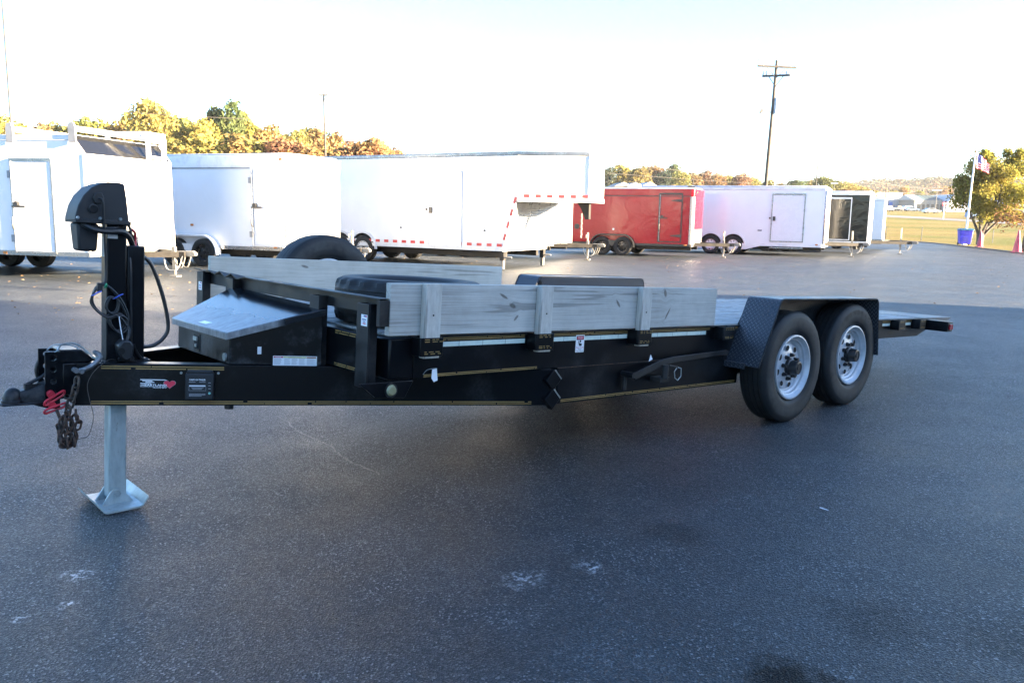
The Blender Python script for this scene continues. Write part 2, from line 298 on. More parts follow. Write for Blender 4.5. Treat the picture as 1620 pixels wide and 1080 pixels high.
# ------------------------------------------------------------------ mesh helpers
def frame(d):
    d = d.normalized(); up = Vector((0, 0, 1)) if abs(d.z) < .95 else Vector((1, 0, 0))
    x = d.cross(up).normalized(); return x, x.cross(d).normalized()
class MB:
    def __init__(s, xf=None): s.v, s.f, s.m, s.uv, s.xf = [], [], [], [], xf
    def add(s, vs, fs, mi=0, uvs=None):
        b = len(s.v); s.v += [Vector(p) for p in vs]
        for i, f in enumerate(fs):
            s.f.append([b+j for j in f]); s.m.append(mi); s.uv.append(uvs[i] if uvs else [(0, 0)]*len(f))
        return s
    def box(s, c, d, mi=0, rot=None):
        c = Vector(c); h = [x/2 for x in d]
        vs = [Vector((sx*h[0], sy*h[1], sz*h[2])) for sz in (-1, 1) for sy in (-1, 1) for sx in (-1, 1)]
        if rot is not None: vs = [rot @ p for p in vs]
        fs = [(0, 2, 3, 1), (4, 5, 7, 6), (0, 1, 5, 4), (2, 6, 7, 3), (0, 4, 6, 2), (1, 3, 7, 5)]
        dm = {0: (0, 1), 1: (0, 1), 2: (0, 2), 3: (0, 2), 4: (1, 2), 5: (1, 2)}
        loc = [Vector((sx*h[0], sy*h[1], sz*h[2])) for sz in (-1, 1) for sy in (-1, 1) for sx in (-1, 1)]
        return s.add([c+p for p in vs], fs, mi, [[(loc[j][dm[i][0]], loc[j][dm[i][1]]) for j in f] for i, f in enumerate(fs)])
    def b2(s, a, b, mi=0): return s.box([(x+y)/2 for x, y in zip(a, b)], [abs(x-y) for x, y in zip(a, b)], mi)
    def beam(s, p, q, wd, ht, mi=0):          # bar from p to q, wd sideways, ht upright
        p, q = Vector(p), Vector(q); d = q-p; L = d.length; x, y = frame(d)
        rot = Matrix((d/L, -x, y)).transposed()
        return s.box((p+q)/2, (L, wd, ht), mi, rot)
    def prism(s, poly, o, u, v, wv, mi=0, cap=True):      # polygon in (u,v) pushed along wv
        o, u, v, wv = Vector(o), Vector(u), Vector(v), Vector(wv); n = len(poly)
        a = [o+u*p[0]+v*p[1] for p in poly]; vs = a+[p+wv for p in a]; W = wv.length
        fs = []; uvs = []; L = 0
        for i in range(n):
            j = (i+1) % n; l = (a[j]-a[i]).length
            fs.append((i, j, n+j, n+i)); uvs.append([(L, 0), (L+l, 0), (L+l, W), (L, W)]); L += l
        if cap:
            fs += [tuple(range(n-1, -1, -1)), tuple(range(n, 2*n))]; uvs += [[tuple(poly[k]) for k in range(n-1, -1, -1)], [tuple(p) for p in poly]]
        return s.add(vs, fs, mi, uvs)
    def tube(s, path, r, n=8, closed=False, mi=0, r1=None):
        P = [Vector(p) for p in path]; N = len(P); rings = []; prev = None
        for i in range(N):
            a = P[i-1] if (i or closed) else P[i]; b = P[(i+1) % N] if (i < N-1 or closed) else P[i]
            d = (b-a).normalized()
            if prev is None: x, y = frame(d)
            else:
                x = prev-d*prev.dot(d); x.normalize(); y = x.cross(d)
            prev = x; rr = r if r1 is None else r+(r1-r)*i/(N-1)
            rings.append([P[i]+x*math.cos(2*math.pi*k/n)*rr+y*math.sin(2*math.pi*k/n)*rr for k in range(n)])
        vs = [p for g in rings for p in g]; fs = []
        for i in range(N if closed else N-1):
            j = (i+1) % N
            for k in range(n): fs.append((i*n+k, i*n+(k+1) % n, j*n+(k+1) % n, j*n+k))
        if not closed: fs += [tuple(range(n-1, -1, -1)), tuple(range((N-1)*n, N*n))]
        return s.add(vs, fs, mi)
    def cyl(s, p, q, r, r1=None, n=16, mi=0): return s.tube([p, q], r, n, False, mi, r1)
    def lathe(s, prof, o=(0, 0, 0), n=32, mi=0, lug=None, close=False):   # prof (radius, y) turned about the Y axis
        o = Vector(o); vs = []; fs = []; m = len(prof)
        for i in range(n):
            a = 2*math.pi*i/n
            for j, (r, y) in enumerate(prof):
                if lug and j in lug and (i//2) % 2: r -= lug[j]
                vs.append(o+Vector((r*math.cos(a), y, r*math.sin(a))))
        for i in range(n):
            k = (i+1) % n
            for j in range(m-1 if not close else m): fs.append((i*m+j, i*m+(j+1) % m, k*m+(j+1) % m, k*m+j))
        return s.add(vs, fs, mi)
    def disc(s, c, nrm, r, n=16, mi=0, ry=None, spin=0):
        c = Vector(c); x, y = frame(Vector(nrm)); ry = ry or r
        vs = [c+x*math.cos(2*math.pi*k/n+spin)*r+y*math.sin(2*math.pi*k/n+spin)*ry for k in range(n)]
        return s.add(vs, [tuple(range(n))], mi)
    def dome(s, c, r, sz=1., n=14, m=6, mi=0):
        c = Vector(c); vs = [c+Vector((r*math.cos(R(90*j/m))*math.cos(2*math.pi*i/n), r*math.cos(R(90*j/m))*math.sin(2*math.pi*i/n), r*sz*math.sin(R(90*j/m)))) for j in range(m) for i in range(n)]+[c+Vector((0, 0, r*sz))]
        fs = [(j*n+i, j*n+(i+1) % n, (j+1)*n+(i+1) % n, (j+1)*n+i) for j in range(m-1) for i in range(n)]+[((m-1)*n+i, (m-1)*n+(i+1) % n, m*n) for i in range(n)]
        return s.add(vs, fs, mi)
    def mesh(s, name, mats, smooth=35):
        me = bpy.data.meshes.new(name)
        vs = [s.xf(p) for p in s.v] if s.xf else s.v
        me.from_pydata([tuple(p) for p in vs], [], s.f)
        for mm in (mats if isinstance(mats, (list, tuple)) else [mats]): me.materials.append(MATS[mm])
        me.polygons.foreach_set('material_index', s.m)
        ul = me.uv_layers.new(name='uv'); flat = [c for f in s.uv for p in f for c in p]; ul.data.foreach_set('uv', flat)
        if smooth:
            me.polygons.foreach_set('use_smooth', [True]*len(s.f)); me.update(); me.set_sharp_from_angle(angle=R(smooth))
        me.update(); return me
    def build(s, name, mats, parent=None, smooth=35, bevel=0, label=None):
        return link(name, s.mesh(name, mats, smooth), parent, bevel=bevel, label=label)
def link(name, me, parent=None, mat=None, bevel=0, label=None):
    o = bpy.data.objects.new(name, me); C.objects.link(o)
    if parent: o.parent = parent
    if mat is not None: o.matrix_local = mat
    if bevel:
        b = o.modifiers.new('bevel', 'BEVEL'); b.width = bevel; b.segments = 2; b.limit_method = 'ANGLE'; b.angle_limit = R(40)
    if label: o['label'] = label
    return o
def tag(o, label=None, cat=None, group=None, kind=None):
    if label: o['label'] = label
    if cat: o['category'] = cat
    if group: o['group'] = group
    if kind: o['kind'] = kind
    return o
def thing(name, label, cat, loc=(0, 0, 0), rz=0, group=None):
    o = bpy.data.objects.new(name, None); C.objects.link(o); o.location = loc; o.rotation_euler = (0, 0, rz)
    o.empty_display_size = .2
    return tag(o, label, cat, group)
def copy_tree(o, parent=None):
    c = o.copy(); C.objects.link(c)
    if parent: c.parent = parent
    for ch in list(o.children): copy_tree(ch, c)
    return c
def cr(pts, k=6, closed=False):
    P = [Vector(p) for p in pts]; n = len(P); out = []
    for i in range(n if closed else n-1):
        g = (lambda j: P[j % n]) if closed else (lambda j: P[max(0, min(n-1, j))])
        a, b, c, d = g(i-1), g(i), g(i+1), g(i+2)
        for q in range(k):
            t = q/k; out.append(.5*((2*b)+(c-a)*t+(2*a-5*b+4*c-d)*t*t+(-a+3*b-3*c+d)*t**3))
    if not closed: out.append(P[-1])
    return out
def text(body, mat, o, u, v, wd, ht, parent, name='lettering', bold=.0, xf=None, eps=.0):
    cu = bpy.data.curves.new('t', 'FONT'); cu.body = body; cu.size = 1; cu.resolution_u = 2; cu.offset = bold; cu.fill_mode = 'FRONT'
    ob = bpy.data.objects.new('t', cu); C.objects.link(ob)
    dg = bpy.context.evaluated_depsgraph_get(); dg.update()
    me = bpy.data.meshes.new_from_object(ob.evaluated_get(dg)); bpy.data.objects.remove(ob)
    xs = [p.co.x for p in me.vertices]; ys = [p.co.y for p in me.vertices]
    x0, x1, y0, y1 = min(xs), max(xs), min(ys), max(ys); o, u, v = Vector(o), Vector(u).normalized(), Vector(v).normalized(); nn = u.cross(v)
    for p in me.vertices:
        q = o+u*((p.co.x-x0)/(x1-x0)*wd)+v*((p.co.y-y0)/(y1-y0)*ht)+nn*eps
        p.co = xf(q) if xf else q
    me.materials.clear(); me.materials.append(MATS[mat]); return link(name, me, parent)
def quad(mb, o, u, v, w0, h0, mi=0, n=.0):
    o, u, v = Vector(o), Vector(u).normalized(), Vector(v).normalized(); e = u.cross(v)*n
    return mb.add([o+e, o+u*w0+e, o+u*w0+v*h0+e, o+v*h0+e], [(0, 1, 2, 3)], mi)
def yh(px): return 340+.0175*(px-810)
def elev(x, y): return max(0., .022*(y-60))
def at(px, d): return (px-3.7-810)/FPX*d*.9885
#@@LOT
# ------------------------------------------------------------------ the setting
def ground_sheet():
    mb = MB(); xs = [-2500, -900, -400, -200, -100, -60, -30, -10, 0, 10, 20, 30, 40, 60, 80, 110, 150, 220, 320, 450, 700, 1200, 2500]
    ys = [-300, -100, -40, 0, 20, 30, 40, 50, 60, 62, 65, 70, 80, 95, 110, 130, 160, 200, 250, 300, 400, 600, 900, 1500, 2600]
    vs = [(x, y, -.02+min(elev(x, y), 9.)) for y in ys for x in xs]; n = len(xs)
    mb.add(vs, [(j*n+i, j*n+i+1, (j+1)*n+i+1, (j+1)*n+i) for j in range(len(ys)-1) for i in range(n-1)])
    tag(mb.build('ground', 'field_grass'), kind='structure')
ground_sheet()
edge = [(-60, 14), (-30, 21), (-10.2, 28.7), (-2, 33.2), (5.4, 38.2), (16, 49), (23, 57.5), (26, 60.5), (27.6, 61.2), (28.4, 59.5), (28.1, 56), (26.8, 50.2), (24.1, 39.4), (21.5, 30), (19, 21), (30, 16), (60, 0), (60, -40), (-60, -40)]
mb = MB(); mb.add([(x, y, 0) for x, y in edge], [tuple(range(len(edge)-1, -1, -1))]); tag(mb.build('asphalt_lot', 'asphalt'), kind='structure')
mb = MB(); e2 = edge[:14]
inn = []
for i, p in enumerate(e2):
    a = Vector(e2[max(0, i-1)]); b = Vector(e2[min(len(e2)-1, i+1)]); d = (b-a).normalized(); inn.append(Vector(p)+Vector((-d.y, d.x))*.22)
for i in range(len(e2)-1):
    a, b, c, d = Vector(e2[i]), Vector(e2[i+1]), inn[i+1], inn[i]
    vs = [(*a, .004), (*b, .004), (*c, .004), (*d, .004), (*a, .05), (*b, .05), (*c, .05), (*d, .05)]
    mb.add(vs, [(0, 1, 5, 4), (4, 5, 6, 7), (2, 3, 7, 6)])
tag(mb.build('lot_edge_berm', 'asphalt'), kind='structure')
def far_y(px, y):        # where a picture row meets the rising field
    q = (yh(px)-y)/FPX; return (1.32+1.4)/(.022-q) if q < .02 else 400
mb = MB(); P = []
for px, y in ((1300, 337), (1380, 341), (1440, 344), (1520, 348.5), (1613, 354), (1720, 360)):
    a, b = far_y(px, y-1.6), far_y(px, y+1.6); P.append(((at(px, a), a), (at(px, b), b)))
for i in range(len(P)-1):
    (a, b), (c, d) = P[i], P[i+1]
    mb.add([(*p, elev(*p)+.02) for p in (b, d, c, a)], [(0, 1, 2, 3)])
tag(mb.build('country_road', 'road_grey'), kind='structure')
# far wooded hill
def hill_z(x, y):
    u = (x-600)/330.; v = (y-980)/260.
    b = max(0., 1-u*u)**.75*max(0., 1-v*v)
    return 8.5+34*b*(1+.16*mnoise.noise(Vector((x*.008, y*.008, 1))))
mb = MB(); nx, ny = 30, 20
vs = [(270+660*i/nx, 720+520*j/ny, hill_z(270+660*i/nx, 720+520*j/ny)) for j in range(ny+1) for i in range(nx+1)]
mb.add(vs, [(j*(nx+1)+i, j*(nx+1)+i+1, (j+1)*(nx+1)+i+1, (j+1)*(nx+1)+i) for j in range(ny) for i in range(nx)])
tag(mb.build('hill', 'hill_green'), kind='structure')

# ------------------------------------------------------------------ trees
def rnd_dir():
    while 1:
        p = Vector((random.uniform(-1, 1), random.uniform(-1, 1), random.uniform(-1, 1)))
        if .05 < p.length < 1: return p.normalized()
def leaf_quads(mb, c, s, nrm, mi=0):
    x, y = frame(nrm); a = random.uniform(0, 6.28); u = (x*math.cos(a)+y*math.sin(a))*s; v = (y*math.cos(a)-x*math.sin(a))*s*.62
    mb.add([c-u, c+v-u*.1+nrm*s*.12, c+u, c-v+u*.1+nrm*s*.1], [(0, 1, 2, 3)], mi)
def crown_mesh(name, H, W, z0, blobs, n, ls, flat=1.):
    mb = MB(); bl = []
    for i in range(blobs):
        t = (i+.5)/blobs; z = z0+(H-z0)*(.12+.80*t); wr = W*.5*math.sin(math.pi*(.16+.72*t))**.8
        a = i*2.4+random.uniform(-.4, .4); rr = wr*random.uniform(.25, .72)
        bl.append((Vector((rr*math.cos(a), rr*math.sin(a), z+random.uniform(-.3, .3))), W*random.uniform(.17, .27)))
    bl.append((Vector((0, 0, H-W*.16)), W*.2))
    for k in range(n):
        c, r = random.choice(bl); d = rnd_dir()
        if d.z < -.5 and random.random() < .6: d.z *= -1
        p = c+d*r*random.uniform(.55, 1.08)
        leaf_quads(mb, p, ls*random.uniform(.6, 1.3), (d*.7+rnd_dir()*.7).normalized())
    return mb.mesh(name, 'leaves', smooth=0)
def trunk_mesh(name, H, r, limbs=5):
    mb = MB(); mb.tube(cr([(0, 0, -.3), (.05*r*4, 0, H*.25), (-.03, .06, H*.5), (.04, 0, H*.8)], 3), r, 7, r1=r*.3)
    for i in range(limbs):
        a = i*2.4; z = H*(.28+.09*i); L = H*.26
        mb.tube([(0, 0, z), (math.cos(a)*L*.5, math.sin(a)*L*.5, z+L*.45), (math.cos(a)*L, math.sin(a)*L, z+L*1.05)], r*.45, 5, r1=r*.12)
    return mb.mesh(name, 'bark')
TV = []
for i in range(5):      # unit trees 10 m high
    W = (6.2, 5.2, 7.2, 5.6, 6.6)[i]
    TV.append((crown_mesh('crown', 10, W, 1.2, 15+i, 2800, .27), trunk_mesh('trunk', 9, .17)))
GOLD, ORANGE, GREEN, OLIVE, RUST, DARK = (.185, .152, .048, 1), (.18, .122, .054, 1), (.085, .102, .036, 1), (.155, .142, .046, 1), (.165, .095, .055, 1), (.05, .062, .04, 1)
TREES = []
CN = {GOLD: 'golden yellow', ORANGE: 'orange', GREEN: 'green', OLIVE: 'yellow green', RUST: 'rust brown', DARK: 'dark green'}
def tree(px, top, d, col, wide=1., var=None, where='behind the white trailers', group='autumn trees behind the trailers', tone=1.):
    x = at(px, d); g = elev(x, d); H = (yh(px)-top)*.97/FPX*d+CAMH-g
    i = random.randrange(5) if var is None else var; s = H/10.
    t = thing('autumn_tree', CN[col]+' autumn tree '+where, 'tree', (x, d, g), random.uniform(0, 6.28), group)
    t.scale = (s*wide, s*wide, s)
    f = random.uniform(.82, 1.15)*tone
    TREES.append((px, d, CN[col], t, group))
    c = link('crown', TV[i][0], t); c.color = (col[0]*f, col[1]*f*random.uniform(.92, 1.1), col[2], 1); link('trunk', TV[i][1], t)
    return t
#@@TREES
for px, top, d, col, wd in ((-35, 188, 115, GOLD, 1), (8, 190, 122, GOLD, 1), (42, 199, 130, OLIVE, 1), (76, 204, 112, ORANGE, 1), (104, 199, 120, GOLD, 1), (134, 195, 118, OLIVE, 1), (160, 194, 125, GOLD, 1), (188, 199, 110, ORANGE, 1),
        (214, 188, 118, GOLD, .9), (243, 164, 105, GOLD, .85), (272, 182, 112, GOLD, .9), (296, 192, 118, OLIVE, 1), (320, 196, 106, GOLD, 1), (345, 176, 112, GREEN, .72), (372, 172, 111, GREEN, .7), (388, 186, 114, OLIVE, .8), (405, 204, 108, GOLD, 1),
        (424, 206, 104, ORANGE, 1), (446, 213, 118, OLIVE, 1), (466, 214, 112, GOLD, 1), (489, 207, 125, OLIVE, 1), (504, 209, 120, ORANGE, 1), (532, 218, 122, ORANGE, 1), (556, 227, 126, RUST, 1.1), (580, 229, 130, ORANGE, 1.2), (602, 232, 135, ORANGE, 1.2), (624, 238, 140, RUST, 1.2)):
    tree(px, top, d, col, wd)
for k in range(24):
    px = -60+k*28+random.uniform(-6, 6); tree(px, 226+random.uniform(-8, 10)+max(0, px-440)*.06, 97, random.choice((GOLD, OLIVE, OLIVE, ORANGE) if px < 420 else (ORANGE, RUST, ORANGE, OLIVE)), 1.5)
RW, RG = 'beyond the red trailer and far field', 'trees beyond the far field'
for px, top, d, col, wd in ((960, 268, 235, DARK, 1.2), (985, 265, 210, GOLD, 1.4), (1008, 266, 195, GOLD, 1.3), (1032, 264, 235, ORANGE, 1.3), (1046, 272, 225, DARK, 1.2), (1063, 262, 230, GREEN, 1.0), (1076, 272, 200, OLIVE, 1.1), (1096, 276, 215, ORANGE, 1.2), (1112, 274, 250, RUST, 1.4), (1132, 277, 240, ORANGE, 1.4),
        (1150, 279, 250, OLIVE, 1.3), (1168, 276, 240, RUST, 1.2), (1188, 283, 250, OLIVE, 1.5), (1212, 288, 240, OLIVE, 1.6), (1236, 292, 235, ORANGE, 1.6), (1256, 286, 235, GREEN, 1.5), (1278, 288, 240, OLIVE, 1.5), (1298, 281, 215, GREEN, 1.4), (1318, 287, 225, OLIVE, 1.5), (1338, 291, 230, GOLD, 1.6), (1356, 296, 235, GOLD, 1.6)):
    tree(px, top, d, col, wd, None, RW, RG, .9)
for k in range(15):
    tree(958+k*29+random.uniform(-5, 5), 300-(5 if k < 6 else 0), 190, random.choice((OLIVE, GREEN, ORANGE, GOLD)), 2.4, None, RW, RG, .8)
for k in range(13):
    tree(1366+k*21+random.uniform(-5, 5), 299+random.uniform(-4, 6), 420, random.choice((GOLD, OLIVE, GOLD, ORANGE)), 1.3, None, 'behind the low white warehouses', 'trees behind the warehouses', 1.)
# forest on the far hill: one mass
mb = MB(); cols = []
for k in range(1500):
    x = random.uniform(300, 900); y = random.uniform(735, 1000); z = hill_z(x, y)
    if z < 9.5: continue
    r = random.uniform(4, 7)
    for q in range(34):
        d = rnd_dir()
        if d.z < -.3: d.z *= -1
        leaf_quads(mb, Vector((x, y, z+r*.9))+Vector((d.x*r, d.y*r, d.z*r*1.2)), random.uniform(1.0, 1.9), (d+rnd_dir()*.5).normalized())
def forest_mat():
    m, t, b = base_mat('forest_leaves'); geo = _n(t, 'ShaderNodeNewGeometry'); v = coords(t)
    a = noise_n(t, v, .055, 2)
    c = ramp(t, a, [(.3, (.035, .05, .035)), (.46, (.065, .075, .03)), (.56, (.14, .085, .035)), (.68, (.13, .065, .035))])
    hs = _n(t, 'ShaderNodeHueSaturation'); t.links.new(c, hs.inputs['Color']); t.links.new(math_n(t, 'MULTIPLY_ADD', geo.outputs['Random Per Island'], .8, .6), hs.inputs['Value'])
    t.links.new(hs.outputs[0], b.inputs['Base Color']); b.inputs['Roughness'].default_value = .9; b.inputs['Specular IOR Level'].default_value = .1
forest_mat()
tag(mb.build('hill_forest', 'forest_leaves', smooth=0), kind='stuff', label='mixed autumn woods covering the far hill')
ORD = ['leftmost', 'second', 'third', 'fourth', 'fifth', 'sixth', 'seventh', 'eighth', 'ninth', 'tenth', 'eleventh', 'twelfth', 'thirteenth']
def place_words(px, d, group):
    if group.startswith('autumn'): land = 'over the contractor trailer' if px < 130 else 'over the ladder frame' if px < 275 else 'over the second white trailer' if px < 420 else 'left of the plain pole' if px < 518 else 'over the gooseneck'; row = 'front row' if d == 97 else 'back row'
    elif group.startswith('trees beyond'): land = 'above the red trailer' if px < 1105 else 'left of the utility pole' if px < 1207 else 'right of the utility pole'; row = 'near row' if d == 190 else 'far row'
    else: land = 'left of the thin wire pole' if px < 1398 else 'behind the striped roof hall' if px < 1480 else 'behind the flagpole'; row = ''
    return land, row
sets = {}
for px, d, cn, t, gr in TREES: sets.setdefault((cn,)+place_words(px, d, gr), []).append((px, t))
for (cn, land, row), L in sets.items():
    L.sort(key=lambda q: q[0])
    for i, (px, t) in enumerate(L):
        t['label'] = ('%s autumn tree %s' % (cn, land)+(', '+row if row else ''))+((', '+ORD[i]+('' if i == 0 else ' from left')+' of %d' % len(L)) if len(L) > 1 else '')
# pear tree on the lawn at the right, several stems
def pear():
    px, d = 1553, 55.8; x = at(px, d)
    t = thing('pear_tree', 'multi-stemmed yellow green pear tree on the lawn beside the flagpole', 'tree', (x, d, 0)); t.scale = (1.1, 1.1, 1.1)
    mb = MB()
    mb.tube([(0, 0, -.1), (.02, 0, .3), (0, 0, .62)], .2, 10, r1=.21)
    stems = []
    for i, (dx, dy, top) in enumerate(((-.85, .1, 3.0), (-.42, -.35, 3.7), (.1, .3, 4.1), (.5, -.3, 3.9), (1.0, .25, 3.6), (1.75, -.1, 2.9), (1.45, .5, 2.6))):
        p = cr([(dx*.06, dy*.1, .4), (dx*.3, dy*.35, .95), (dx*.72, dy*.8, 1.7), (dx, dy, 2.4), (dx*1.15, dy*1.2, top)], 4)
        mb.tube(p, .095, 7, r1=.02); stems.append(p)
        for j in range(4):
            q = p[7+j*2]; a = random.uniform(0, 6.28); mb.tube([q, q+Vector((math.cos(a)*.3, math.sin(a)*.3, .35)), q+Vector((math.cos(a)*.55, math.sin(a)*.55, .8))], .03, 5, r1=.008)
    mb.build('trunk', 'bark', t)
    for nm, n, side in (('crown', 22000, 0),):
        mb = MB(); bl = []
        for k in range(84):
            a = random.uniform(0, 6.28); z = random.uniform(1.75, 5.15); q = (z-1.6)/3.9
            wr = 2.25*math.sin(math.pi*min(1, .2+.72*q))**.7*(1 if z > 2.5 else .85)
            rr = wr*math.sqrt(random.uniform(.15, 1)); bl.append((Vector((rr*math.cos(a)+.75, rr*math.sin(a), z)), random.uniform(.42, .70)))
        for k in range(9): bl.append((Vector((random.uniform(-.6, 2.1), random.uniform(-.6, .6), random.uniform(4.9, 5.45))), random.uniform(.16, .3)))
        for k in range(n):
            c, r = random.choice(bl); dd = rnd_dir(); leaf_quads(mb, c+dd*r*random.uniform(.4, 1.1), random.uniform(.055, .10), (dd*.6+rnd_dir()).normalized())
        c = mb.build(nm, 'leaves', t, smooth=0); c.color = (.155, .145, .034, 1)
pear()
def side_tree():
    x, d = 26.3, 42.2
    t = thing('ornamental_tree', 'dark trunk with thin russet twigs at the right edge of the lawn', 'tree', (x, d, 0))
    mb = MB(); mb.tube(cr([(-.45, 0, -.1), (-.38, 0, .8), (-.30, 0, 1.5), (-.1, 0, 2.1)], 4), .14, 9, r1=.11)
    for a, L, z in ((2.9, 1.3, 1.45), (3.4, 1.2, 1.75), (.4, 1.5, 1.8), (1.5, 1.2, 1.9), (4.4, 1.1, 1.8)):
        mb.tube(cr([(-.3, 0, z-.2), (-.3+math.cos(a)*L*.5, math.sin(a)*L*.5, z+.3), (-.3+math.cos(a)*L, math.sin(a)*L, z+.35)], 3), .05, 6, r1=.01)
    mb.build('trunk', 'bark', t); mb = MB()
    for k in range(1500):
        a = random.uniform(0, 6.28); r = 1.7*math.sqrt(random.random()); z = 1.85+random.gauss(0, .28)-.12*r
        leaf_quads(mb, Vector((-.2+r*math.cos(a), r*math.sin(a), z)), random.uniform(.04, .075), rnd_dir())
    c = mb.build('crown', 'leaves', t, smooth=0); c.color = (.13, .075, .035, 1)
side_tree()

# ------------------------------------------------------------------ buildings
def dealership():       # the dealership behind the photographer: it shades the front of the lot
    t = thing('dealership_building', 'pale metal clad dealership standing on the lot behind the camera', 'building')
    dl = Vector((.938, -.346, 0)); nl = Vector((-.346, -.938, 0))
    c1 = Vector((15, 4.96, 0)); c2 = Vector((26.5, 8.0, 0)); wv = Vector((.901, -.434, 0)); wn = Vector((-.434, -.901, 0))
    def block(c, u, a, v, b, h, nm):
        mb = MB(); mb.prism([(0, 0), (a, 0), (a, b), (0, b)], c, u, v, (0, 0, h)); mb.build(nm, 'wall_metal', t, smooth=0)
        mb = MB(); mb.prism([(-.1, -.1), (a+.1, -.1), (a+.1, b+.1), (-.1, b+.1)], c+Vector((0, 0, h-.05)), u, v, (0, 0, .25)); mb.build('roof', 'roof_grey', t, smooth=0)
    block(c1, dl, 12.5, nl, 26, 7.0, 'wall'); block(c2, wv, 36, wn, 9.5, 5.9, 'wall')
    for k in range(5):
        o = c1+nl*(3+k*4.4)-dl*.03; mb = MB(); mb.prism([(0, 0), (2.2, 0), (2.2, 1.6), (0, 1.6)], o+Vector((0, 0, 1.1)), nl, (0, 0, 1), dl*.02); mb.build('window', 'glass_dark', t, smooth=0)
dealership()
def house_box(t, c, ux, L, D, H, mat, nm='wall'):
    u = Vector((math.cos(ux), math.sin(ux), 0)); v = Vector((-u.y, u.x, 0))
    mb = MB(); mb.prism([(0, 0), (L, 0), (L, D), (0, D)], Vector(c)-Vector((0, 0, 1)), u, v, (0, 0, H+1)); mb.build(nm, mat, t, smooth=0); return u, v
def warehouse():
    d = 310.; g = elev(0, d)
    X = lambda px: at(px, d)
    zz = lambda px, y: CAMH+(yh(px)-y)/FPX*d
    t = thing('long_warehouse', 'long low pale blue grey warehouse with a blue wall sign', 'building', (X(1370), d, g))
    def P(px, y=0, dz=0): return (X(px)-X(1370), y, dz)
    L = X(1424)-X(1340)
    h = zz(1400, 307)-g
    house_box(t, P(1340), 0, L, 25, h, 'bld_white'); MB().b2((X(1340)-X(1370), -.1, h), (X(1340)-X(1370)+L+.2, 25, h+.3)).build('roof', 'roof_grey', t, smooth=0)
    MB().b2((X(1404)-X(1370), -.25, h-5.0), (X(1409.5)-X(1370), -.05, h-3.2)).build('sign_panel', 'bld_blue', t, smooth=0)
    for k in range(8): MB().b2((X(1400+3*k)-X(1370), -.2, .3), (X(1401.6+3*k)-X(1370), -.06, 1.9)).build('window', 'glass_dark', t, smooth=0)
    # gabled greenhouse-like hall
    t = thing('striped_roof_hall', 'white gabled hall with grey translucent panels in its pale roof', 'building', (X(1420), d-12, g))
    W = X(1481)-X(1420); hr = zz(1450, 310.5)-g; he = zz(1450, 318.5)-g
    a = X(1462)-X(1420)
    mb = MB(); mb.prism([(0, 0), (a, 0), (a, 14), (0, 14)], (0, 0, -1), (1, 0, 0), (0, 1, 0), (0, 0, he+1)); mb.build('wall', 'bld_beige', t, smooth=0)
    mb = MB(); mb.prism([(0, he), (7, hr), (14, he)], (-.5, 0, 0), (0, 1, 0), (0, 0, 1), (a+.5, 0, 0)); mb.build('roof', 'roof_pale', t, smooth=0)
    sl = Vector((0, 7, hr-he)); 
    for k in range(4):
        x0 = 3.2+k*(a-4)/4; mb = MB(); o = Vector((x0, -.04, he+.05)); mb.add([o, o+Vector((2.4, 0, 0)), o+Vector((2.4, 0, 0))+sl*.96, o+sl*.96], [(0, 1, 2, 3)]); mb.build('roof_panel', 'roof_panel', t, smooth=0)
    for k in range(6): MB().b2((1.2+k*1.6, -.1, .4), (2.1+k*1.6, -.02, 2.2)).build('window', 'glass_dark', t, smooth=0)
    mb = MB(); w2 = W-a+1.; mb.prism([(0, -1), (w2, -1), (w2, he-1.2), (w2*.5, hr+.2), (0, he-1.2)], (a, -3, 0), (1, 0, 0), (0, 0, 1), (0, 16, 0)); mb.build('gable_wing', 'bld_white', t, smooth=0)
    t = thing('beige_warehouse', 'beige flat roofed warehouse between the gabled hall and the flagpole', 'building', (X(1481), d, g))
    h = zz(1490, 312)-g; house_box(t, (0, 0, 0), 0, X(1498)-X(1481), 20, h, 'bld_beige'); MB().b2((-.1, -.1, h), (X(1498)-X(1481)+.1, 20, h+.25)).build('roof', 'roof_grey', t, smooth=0)
    t = thing('blue_striped_warehouse', 'white warehouse with one bright blue wall bay behind the flagpole', 'building', (X(1498), d-3, g))
    L = X(1532)-X(1498); house_box(t, (0, 0, 0), 0, L, 24, h+.3, 'bld_white'); MB().b2((X(1507)-X(1498), -.15, .4), (X(1514)-X(1498), -.03, h-.2)).build('blue_bay', 'bld_blue', t, smooth=0)
    MB().b2((-.1, -.1, h+.3), (L+.1, 24, h+.55)).build('roof', 'roof_grey', t, smooth=0)
    t = thing('tan_shed', 'small tan shed with brown gable roof beside the dark hedge', 'building', (X(1499), d-25, g-.5))
    s = 285/310.; mb = MB(); mb.prism([(0, -1), (3.0, -1), (3.0, 2.6), (1.5, 3.7), (0, 2.6)], (0, 0, 0), (1, 0, 0), (0, 0, 1), (0, 4, 0)); mb.build('wall', 'brick_tan', t, smooth=0)
    t = thing('far_store', 'white store with blue fascia beyond the pear tree', 'building', (X(1595), d, g))
    house_box(t, (0, 0, 0), 0, 30, 20, 7, 'bld_white'); MB().b2((-.1, -.2, 4.6), (30.1, -.02, 5.8)).build('fascia', 'bld_blue', t, smooth=0); MB().b2((-.2, -.2, 7), (30.2, 20, 7.3)).build('roof', 'roof_grey', t, smooth=0)
    mb = MB()
    for k in range(2600):
        leaf_quads(mb, Vector((random.uniform(X(1501), X(1535)), random.uniform(d-32, d-28), g-1+random.uniform(0, 2.6))), random.uniform(.15, .4), rnd_dir())
